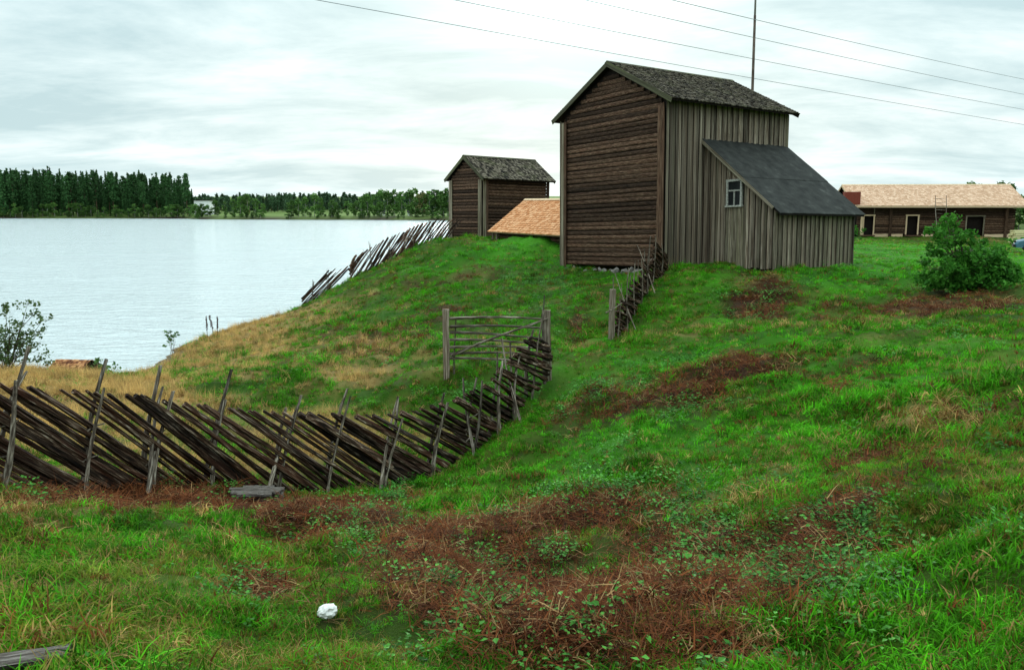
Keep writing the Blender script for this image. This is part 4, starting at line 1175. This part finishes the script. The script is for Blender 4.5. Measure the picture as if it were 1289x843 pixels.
def small_things():
    # pole behind the barn and power lines
    top = at(952.5, -45, 62.0); bot = at(947, 118, 62.0); zg = TER(bot[0], bot[1]); d = (top - bot) / (top[2] - bot[2]); g0 = bot + d * (zg - bot[2])
    root = thing('pole', 'tall thin grey pole rising behind the barn roof', 'pole', tuple(g0)); v = Vector(top - g0)
    MB().tube([(0, 0, -.3), v * .5, v * .82], [.12, .105, .09], 8).build('mast', M['bark'], root, True)
    MB().tube([v * .818, v], [.075, .06], 8).build('top_section', M['rustmetal'], root, True)
    MB().tube([v + Vector((0, 0, -.05)), v + Vector((0, 0, .12))], [.08, .05], 8).build('cap', M['rustmetal'], root, True)
    for i, (a, b, lb) in enumerate((((385, 0), (1289, 158), 'lowest power line, crossing the sky just above the barn roof'), ((560, 0), (1289, 139), 'second power line from below across the upper sky'),
                                   ((725, 0), (1289, 120), 'third power line from below across the upper sky'), ((835, 0), (1289, 101), 'highest power line, in the upper right of the sky'))):
        p = Vector(at(*a, 52.0)); q = Vector(at(*b, 96.0)); e0 = p - (q - p) * .45; e1 = q + (q - p) * .5; pts = []
        for k in range(33):
            t = k / 32; w = e0.lerp(e1, t); w.z -= 0.9 * 4 * t * (1 - t) * .5; w.z += .42 ; pts.append(w)
        o = MB().tube(pts, .021, 5).build('power_line', M['wire'], None); tag(o, lb, 'cable', 'power lines across the sky')
    # far white house across the lake
    A = at(244.5, 262, 372.0); zb = TER(A[0], A[1]); K = 372 / F
    root = thing('white_house', 'white flat topped building among trees across the lake', 'house', (A[0], A[1], zb), .06); zt = at(246, 252.5, 372)[2] - zb
    MB().box(0, 19.0 * K, 0, 7, 0, zt).build('wall', M['paint'], root); MB().box(-.4, 19.0 * K + .4, -.4, 7.4, zt + .003, zt + .35).build('roof', M['core'], root)
    for (px, py, w, lb) in ((478, 272, 7, 'small white cottage under the far trees, nearer the left'), (484, 273.5, 5, 'lower white hut close beside the white cottage'), (516, 273, 6, 'small white cottage under the far trees, closest to the storehouse')):
        A = at(px - w / 2, py + 3, 345.0); zb = TER(A[0], A[1]); k = 331 / F; h = 1.3; w *= .6
        root = thing('white_cottage', lb, 'cottage', (A[0], A[1], zb), .1)
        MB().box(0, w * k, 0, 3, -.3, h).build('wall', M['paint'], root); MB().prism([(-.2, h), (1.5, h + 1.0), (3.2, h)], 'x', -.2, w * k + .2).build('roof', M['tar'], root)
    # car at the right edge of the field
    C = at(1276, 318, 50.0); C[2] = TER(C[0], C[1]) + .02
    root = thing('car', 'blue car parked at the right edge of the field', 'car', tuple(C), -.5)
    prof = [(0.02, .3), (0.0, .52), (.12, .68), (.5, .78), (1.15, .86), (1.75, 1.32), (2.0, 1.4), (3.0, 1.4), (3.6, 1.0), (4.1, .92), (4.2, .6), (4.15, .3)]
    b = MB(); W = 1.62; secs = [(-.0, .93), (.1, 1.0), (W - .1, 1.0), (W, .93)]; n = len(prof); vs = []
    for (y, s) in secs:
        for (x, z) in prof: vs.append((2.1 + (x - 2.1) * (s if s < 1 else 1), y + (.0 if z < .95 else (.14 if y < W / 2 else -.14)), .3 + (z - .3) * s))
    fs = [(i * n + k, i * n + (k + 1) % n, (i + 1) * n + (k + 1) % n, (i + 1) * n + k) for i in range(3) for k in range(n)] + [tuple(range(n))[::-1], tuple(range(3 * n, 4 * n))]
    body = b.add(vs, fs).build('body', M['carpaint'], root)
    for x in (.75, 3.4):
        for y in (-.0, W - .18):
            w = link('wheel', None, root, (x, y, .29)); t = MB().tube([(0, -.02, 0), (0, .2, 0)], .29, 14).build('tyre', M['rubber'], w); MB().tube([(0, -.035, 0), (0, -.021, 0)], .17, 12).build('rim', M['steel'], w)
    MB().prism([(1.28, .93), (1.82, 1.28), (2.45, 1.32), (2.45, .93)], 'y', .045, .06).build('side_window', M['glass'], root)
    MB().prism([(2.52, .93), (2.52, 1.32), (2.95, 1.32), (3.4, .98)], 'y', .045, .06).build('side_window', M['glass'], root)
    for y in (.1, W - .42): MB().box(.0, .1, y, y + .32, .55, .68).build('headlight', M['glass'], root)
    MB().box(-.06, .12, .05, W - .05, .32, .46).build('bumper', M['rubber'], root)
    # pale timber stack behind the hedge
    T = at(1276, 299, 74.0); T[2] = TER(T[0], T[1]); zt = at(1270, 289.5, 74)[2] - T[2]
    root = thing('timber_stack', 'stack of pale yellow planks behind the low hedge at the right edge', 'timber', tuple(T)); meshes = [log_variant(i + 200, M['yellow'], 4, 3, .03, .01) for i in range(2)]
    for k in range(max(3, int(zt / .16))):
        for j in range(3): stick(root, 'plank', meshes, (R.uniform(-.1, .1), j * .3, .1 + k * .16), (3.6, j * .3, .1 + k * .16), .36, .2)
    # rusty shingled hut roof on the shore
    S = at(56, 470, 30.0); zg = TER(S[0], S[1]) - .25; K = 30.0 / F
    root = thing('boat_hut', 'low hut at the water with a rusty brown shingled roof', 'hut', (S[0], S[1], zg), -.1)
    w = 46 * K; zr_ = at(70, 452, 30.8)[2] - zg; z0 = max(.25, at(60, 470, 30)[2] - zg)
    MB().prism([(.1, -.3), (1.5, -.3), (1.5, z0), (.8, zr_ - .06), (.1, z0)], 'x', .1, w - .05).build('wall', M['core'], root)
    rf = MB().prism([(0, z0), (.8, zr_), (1.6, z0), (1.6, z0 - .05), (.8, zr_ - .05), (0, z0 - .05)], 'x', 0, w).build('roof', M['core'], root)
    sl = math.hypot(.8, zr_ - z0); c, s = .8 / sl, (zr_ - z0) / sl
    shingles(rf, 'shingles', M['sh_rust'], ((-.03, .8, zr_), (1, 0, 0), (0, -c, -s), (0, -s, c)), w + .06, sl + .04, .13, .09, .014, seed=51)
    shingles(rf, 'shingles', M['sh_rust'], ((-.03, .8, zr_), (1, 0, 0), (0, c, -s), (0, s, c)), w + .06, sl + .04, .13, .09, .014, seed=52)
    # weathered slab over the dark hole
    p = ground_at(324, 634); z = TER(p[0], p[1]); root = thing('wooden_slab', 'flat grey weathered slab of split wood lying by the fence foot', 'slab', (p[0], p[1], z + .2), .08)
    for k in range(6):
        y = -.15 + .06 * k; ln = .80 * math.sqrt(max(.12, 1 - (y / .19) ** 2)) * R.uniform(.92, 1.05)
        link('plank', log_variant(400 + k, M['slab'], 6, 8, .14, .05), root, (-ln / 2, y, .02 * (1 - abs(y) * 6) + R.uniform(-.012, .012)), (0, .02, R.uniform(-.04, .04)), (ln, .085, .07))
    for k in range(3): link('stone', STONES[k], root, (-.3 + .3 * k, .12, -.14), (k, 1, 2), (.14, .14, .14))
    # grey board in the near grass and a bit of white litter
    p = ground_at(4, 826); z = TER(p[0], p[1]); root = thing('grey_plank', 'short grey board half sunk in the near grass', 'plank', (p[0], p[1], z + .045), .25)
    link('board', log_variant(420, M['slab'], 6, 6, .06, .03), root, (-.28, 0, 0), (0.05, -.03, 0), (.56, .15, .05))
    p = ground_at(411, 766); z = TER(p[0], p[1]); 
    import bmesh
    bm = bmesh.new(); bmesh.ops.create_icosphere(bm, subdivisions=3, radius=1.0); r = random.Random(6)
    for v in bm.verts:
        q = v.co.copy(); f = 1 + .22 * abs(math.sin(q.x * 5 + q.y * 3 + 1)) + .2 * abs(math.cos(q.y * 6 - q.z * 4)) + r.uniform(-.07, .07)
        f -= .75 * math.exp(-((q.x - .35) ** 2 + (q.y + .75) ** 2 * .6 + (q.z - .45) ** 2) * 9)
        v.co = Vector((q.x * .043 * f + (.01 if q.x > .3 else 0), q.y * .04 * f, q.z * .033 * f + .012 * q.x))
    me = bpy.data.meshes.new('litter'); bm.to_mesh(me); bm.free(); me.materials.append(M['paper'])
    o = link('paper_scrap', me, None, (p[0], p[1], z + .06), (.1, .25, .3)); tag(o, 'crumpled white paper scrap lying in the grass', 'litter')


small_things()

# ------------------------------------------------------------------ grasses, dead stems and herbs


def blade_clump(seed, n, spread, h, w, curl, segs=3, mat=None, flat=0.0):
    rng = np.random.default_rng(seed); V = []; Fc = []; k = 0
    for i in range(n):
        a = rng.random() * 6.283; r = spread * math.sqrt(rng.random()); b = np.array([math.cos(a) * r, math.sin(a) * r, -.02]); d = rng.random() * 6.283; dv = np.array([math.cos(d), math.sin(d), 0]); sv = np.array([-dv[1], dv[0], 0])
        hh = h * rng.uniform(.45, 1.15); cu = curl * rng.uniform(.3, 1.4); ww = w * rng.uniform(.7, 1.2); ring = []
        for j in range(segs + 1):
            t = j / segs; ang = flat + (math.pi / 2 - flat) * 0 + cu * t
            c = b + dv * hh * (t * math.sin(cu * t * .9 + flat)) + np.array([0, 0, 1]) * hh * t * math.cos(cu * t * .9 + flat) + np.array([0, 0, .01])
            q = ww * (1 - t) ** .7
            ring.append((c - sv * q / 2, c + sv * q / 2) if j < segs else (c,))
        for j in range(segs):
            if j < segs - 1: V += [ring[j][0], ring[j][1], ring[j + 1][1], ring[j + 1][0]]; Fc.append((k, k + 1, k + 2, k + 3)); k += 4
            else: V += [ring[j][0], ring[j][1], ring[j + 1][0]]; Fc.append((k, k + 1, k + 2)); k += 3
    # weld strip pieces so that every blade is one island
    me = bpy.data.meshes.new('clump'); me.from_pydata([tuple(v) for v in V], [], Fc)
    import bmesh
    bm = bmesh.new(); bm.from_mesh(me); bmesh.ops.remove_doubles(bm, verts=bm.verts, dist=1e-5); bm.to_mesh(me); bm.free()
    me.materials.append(mat); me.update(); return me


def herb_clump(seed, n, h, leaf, mat):
    rng = np.random.default_rng(seed); V = []; Fc = []; k = 0
    for i in range(n):
        a = rng.random() * 6.283; r = .13 * math.sqrt(rng.random()); z = h * rng.uniform(.25, 1.0); c = np.array([math.cos(a) * r, math.sin(a) * r, z]); d = a + rng.normal(0, .8); dv = np.array([math.cos(d), math.sin(d), rng.uniform(-.45, .35)]); sv = np.array([-math.sin(d), math.cos(d), rng.uniform(-.2, .2)]); s = leaf * rng.uniform(.6, 1.3)
        V += [c, c + dv * s * .45 + sv * s * .36 + np.array([0, 0, .12 * s]), c + dv * s * 1.05, c + dv * s * .45 - sv * s * .36 + np.array([0, 0, .12 * s])]; Fc += [(k, k + 1, k + 2), (k, k + 2, k + 3)]; k += 4
    me = bpy.data.meshes.new('herb'); me.from_pydata([tuple(v) for v in V], [], Fc); me.materials.append(mat); me.update(); return me


def scatter(name, label, cat, meshes, x, y, scl, col, idx, zoff=0.0, tilt=.25, seed=0):
    n = len(x); rng = np.random.default_rng(seed); z = TER(x, y) + zoff
    c = bpy.data.collections.new(name + '_sources')
    for i, me in enumerate(meshes):
        o = bpy.data.objects.new('%s_%02d' % (name, i), me); c.objects.link(o)
    me = bpy.data.meshes.new(name); me.vertices.add(n); me.vertices.foreach_set('co', np.c_[x, y, z].astype(np.float32).ravel())
    rot = np.c_[rng.normal(0, tilt, n), rng.normal(0, tilt, n), rng.random(n) * 6.283]
    a = me.attributes.new('rot', 'FLOAT_VECTOR', 'POINT'); a.data.foreach_set('vector', rot.astype(np.float32).ravel())
    a = me.attributes.new('scl', 'FLOAT', 'POINT'); a.data.foreach_set('value', scl.astype(np.float32))
    a = me.attributes.new('idx', 'INT', 'POINT'); a.data.foreach_set('value', idx.astype(np.int32))
    a = me.attributes.new('col', 'FLOAT_COLOR', 'POINT'); a.data.foreach_set('color', np.c_[np.clip(col, 0, 1), np.ones(n)].astype(np.float32).ravel())
    me.update(); ob = link(name, me); tag(ob, label, cat, None, 'stuff')
    ng = bpy.data.node_groups.new(name, 'GeometryNodeTree')
    ng.interface.new_socket('Geometry', in_out='INPUT', socket_type='NodeSocketGeometry'); ng.interface.new_socket('Geometry', in_out='OUTPUT', socket_type='NodeSocketGeometry')
    gi = ng.nodes.new('NodeGroupInput'); go = ng.nodes.new('NodeGroupOutput'); ip = ng.nodes.new('GeometryNodeInstanceOnPoints'); ci = ng.nodes.new('GeometryNodeCollectionInfo')
    ci.inputs['Collection'].default_value = c; ci.inputs['Separate Children'].default_value = True; ci.inputs['Reset Children'].default_value = True
    def named(nm, typ):
        q = ng.nodes.new('GeometryNodeInputNamedAttribute'); q.data_type = typ; q.inputs['Name'].default_value = nm; return q.outputs['Attribute']
    L = ng.links.new
    L(gi.outputs[0], ip.inputs['Points']); L(ci.outputs[0], ip.inputs['Instance']); ip.inputs['Pick Instance'].default_value = True
    L(named('idx', 'INT'), ip.inputs['Instance Index']); L(named('rot', 'FLOAT_VECTOR'), ip.inputs['Rotation']); L(named('scl', 'FLOAT'), ip.inputs['Scale'])
    L(ip.outputs[0], go.inputs[0])
    md = ob.modifiers.new('scatter', 'NODES'); md.node_group = ng
    return ob


BLOCKS = []   # footprints where nothing grows: origin, angle, x0,x1,y0,y1
_N = BARN; BLOCKS += [(_N[0], _N[1], TH, -.05, 7.85, -.05, 6.9), (_N[0], _N[1], TH, 2.3, 7.5, -3.85, 0)]
_N = STORE; BLOCKS += [(_N[0], _N[1], .681, 0, 5.6, 0, 3.65)]
_N = at(615, 291, 50.0); BLOCKS += [(_N[0], _N[1], math.radians(-57), .4, 7.4, .4, 4.8)]
_N = at(1076, 299, 85.0); BLOCKS += [(_N[0], _N[1], 0, 0, 17, -.2, 7.5)]

_N = ground_at(4, 826); BLOCKS += [(_N[0], _N[1], .25, -.3, .26, -.2, .09)]
_N = ground_at(324, 634); BLOCKS += [(_N[0], _N[1], .08, -.4, .4, -.35, .2)]
_N = ground_at(411, 766); BLOCKS += [(_N[0], _N[1], 0, -.07, .07, -.12, .06)]


def free(x, y):
    ok = np.ones(len(x), bool)
    for (ox, oy, a, x0, x1, y0, y1) in BLOCKS:
        u = (x - ox) * math.cos(a) + (y - oy) * math.sin(a); v = -(x - ox) * math.sin(a) + (y - oy) * math.cos(a); ok &= ~((u > x0) & (u < x1) & (v > y0) & (v < y1))
    return ok


def polar(n, r0, r1, power, seed, ang=.80):
    """random ground points whose density falls off with distance from where the photographer stands"""
    rng = np.random.default_rng(seed); u = rng.random(n); k = 2 - power
    r = (r0 ** k + u * (r1 ** k - r0 ** k)) ** (1 / k); th = rng.uniform(-ang, ang, n)
    x = r * np.sin(th); y = r * np.cos(th); z = TER.base(x, y); m = (z > .05) & free(x, y); return x[m], y[m], r[m], z[m], rng


def vegetation():
    # grass
    short = [blade_clump(i, 17, .085, .108, .0115, 1.05, 3, M['grass']) for i in range(5)]
    longg = [blade_clump(20 + i, 16, .09, .21, .0095, 1.6, 4, M['grass']) for i in range(4)]
    longg += [blade_clump(30 + i, 4, .12, .36, .005, .55, 4, M['grass']) for i in range(2)]
    x, y, r, z, rng = polar(210000, 1.8, 95, 1.55, 1)
    c = cover(x, y); col = clump_colour(x, y, c, rng)
    gap = sstep(-.1, .45, fbm(x, y, .55, 146, 3)) * .82
    keep = rng.random(len(x)) > np.clip(np.maximum(c['brown'] * 1.05 + c['leaf'] * .35 - .1, gap), 0, .97)
    dry = (rng.random(len(x)) < .06 + .14 * np.clip(c['straw'], 0, 1)); col[dry] = TAN * rng.uniform(.5, 1.0, (dry.sum(), 1))
    longp = np.clip(.03 + .2 * c['straw'] + .4 * c['tan'] + .25 * fbm(x, y, 1.1, 140, 3), 0, .8); isl = rng.random(len(x)) < longp
    idx = np.where(isl, 5 + rng.integers(0, 4, len(x)), rng.integers(0, 5, len(x)))
    stalk = dry & (rng.random(len(x)) < .13); idx[stalk] = 9 + rng.integers(0, 2, stalk.sum())
    tus = np.clip(1 + .9 * fbm(x, y, 1.2, 141, 3), .45, 1.9)
    scl = rng.uniform(.6, 1.05, len(x)) * tus * (1 - .22 * np.clip(c['lush'], 0, 1)) * np.clip(.85 + r / 40, .9, 1.7) * np.where((y > 36) & (x > 4), .75, 1.0)
    k = keep
    scatter('grass', 'green grass covering the slopes and the field', 'grass', short + longg, x[k], y[k], scl[k], col[k], idx[k], 0, .3, 1)
    # dead reddish stems
    sticks = [blade_clump(40 + i, 16, .17, .19, .0085, .5, 2, M['straw'], 1.15) for i in range(4)] + [blade_clump(50 + i, 9, .09, .2, .006, .6, 3, M['straw'], .45) for i in range(3)]
    x, y, r, z, rng = polar(120000, 2.2, 42, 1.35, 2); c = cover(x, y); k = rng.random(len(x)) < np.clip(c['brown'] * 1.3 - .12 - .5 * sstep(.05, .5, fbm(x, y, .5, 152, 3)), 0, 1)
    x, y, r = x[k], y[k], r[k]; n = len(x); t = rng.random(n)
    col = np.array([.078, .025, .009]) * rng.uniform(.2, 1.8, (n, 1)); col[t > .9] = np.array([.33, .2, .085]) * rng.uniform(.4, 1.0, ((t > .9).sum(), 1)); col[(t > .78) & (t < .9)] = np.array([.15, .045, .014])
    scatter('dead_bracken', 'reddish brown dead stems matted in the hollow and along the fence', 'bracken', sticks, x, y, rng.uniform(.5, 1.3, n) * np.clip(.8 + r / 30, .8, 1.6), col, np.where(rng.random(n) < .86, rng.integers(0, 4, n), 4 + rng.integers(0, 3, n)), .01, .25, 2)
    # broad leaved herbs
    herbs = [herb_clump(60 + i, 24, .07 + .014 * i, .034, M['herb']) for i in range(4)]
    x, y, r, z, rng = polar(85000, 2.2, 45, 1.4, 3); c = cover(x, y); k = rng.random(len(x)) < np.clip((c['leaf'] * 1.1 - .1) * sstep(-.45, .2, fbm(x, y, .45, 150, 3)) + .025 + .12 * np.clip(c['brown'], 0, 1) * sstep(.05, .4, fbm(x, y, .6, 151, 3)), 0, .95)
    x, y, r = x[k], y[k], r[k]; n = len(x); col = lerp(np.tile(LEAFG, (n, 1)), np.tile(np.array([.085, .25, .04]), (n, 1)), rng.random(n)) * rng.uniform(.45, 1.5, (n, 1))
    scatter('ground_cover', 'low broad leaved green herbs growing in the hollow', 'herbs', herbs, x, y, rng.uniform(.45, 1.35, n) * np.clip(.75 + r / 30, .8, 1.6), col, rng.integers(0, 4, n), -.01, .2, 3)
    # tall dry grass by the shore and behind the fence
    dryg = [blade_clump(70 + i, 30, .16, .5, .008, .9, 4, M['grass']) for i in range(3)]
    x, y, r, z, rng = polar(34000, 9, 48, 1.2, 4); c = cover(x, y); k = rng.random(len(x)) < np.clip(c['tan'] * 1.0 - .3, 0, 1) * (x < 1.5)
    x, y, r = x[k], y[k], r[k]; n = len(x); col = TAN * np.array([1.5, 1.5, 1.5]) * rng.uniform(.5, 1.25, (n, 1))
    scatter('dry_grass', 'tall straw coloured dry grass by the lake shore', 'dry grass', dryg, x, y, rng.uniform(.35, .95, n), col, rng.integers(0, 3, n), 0, .2, 4)


vegetation()
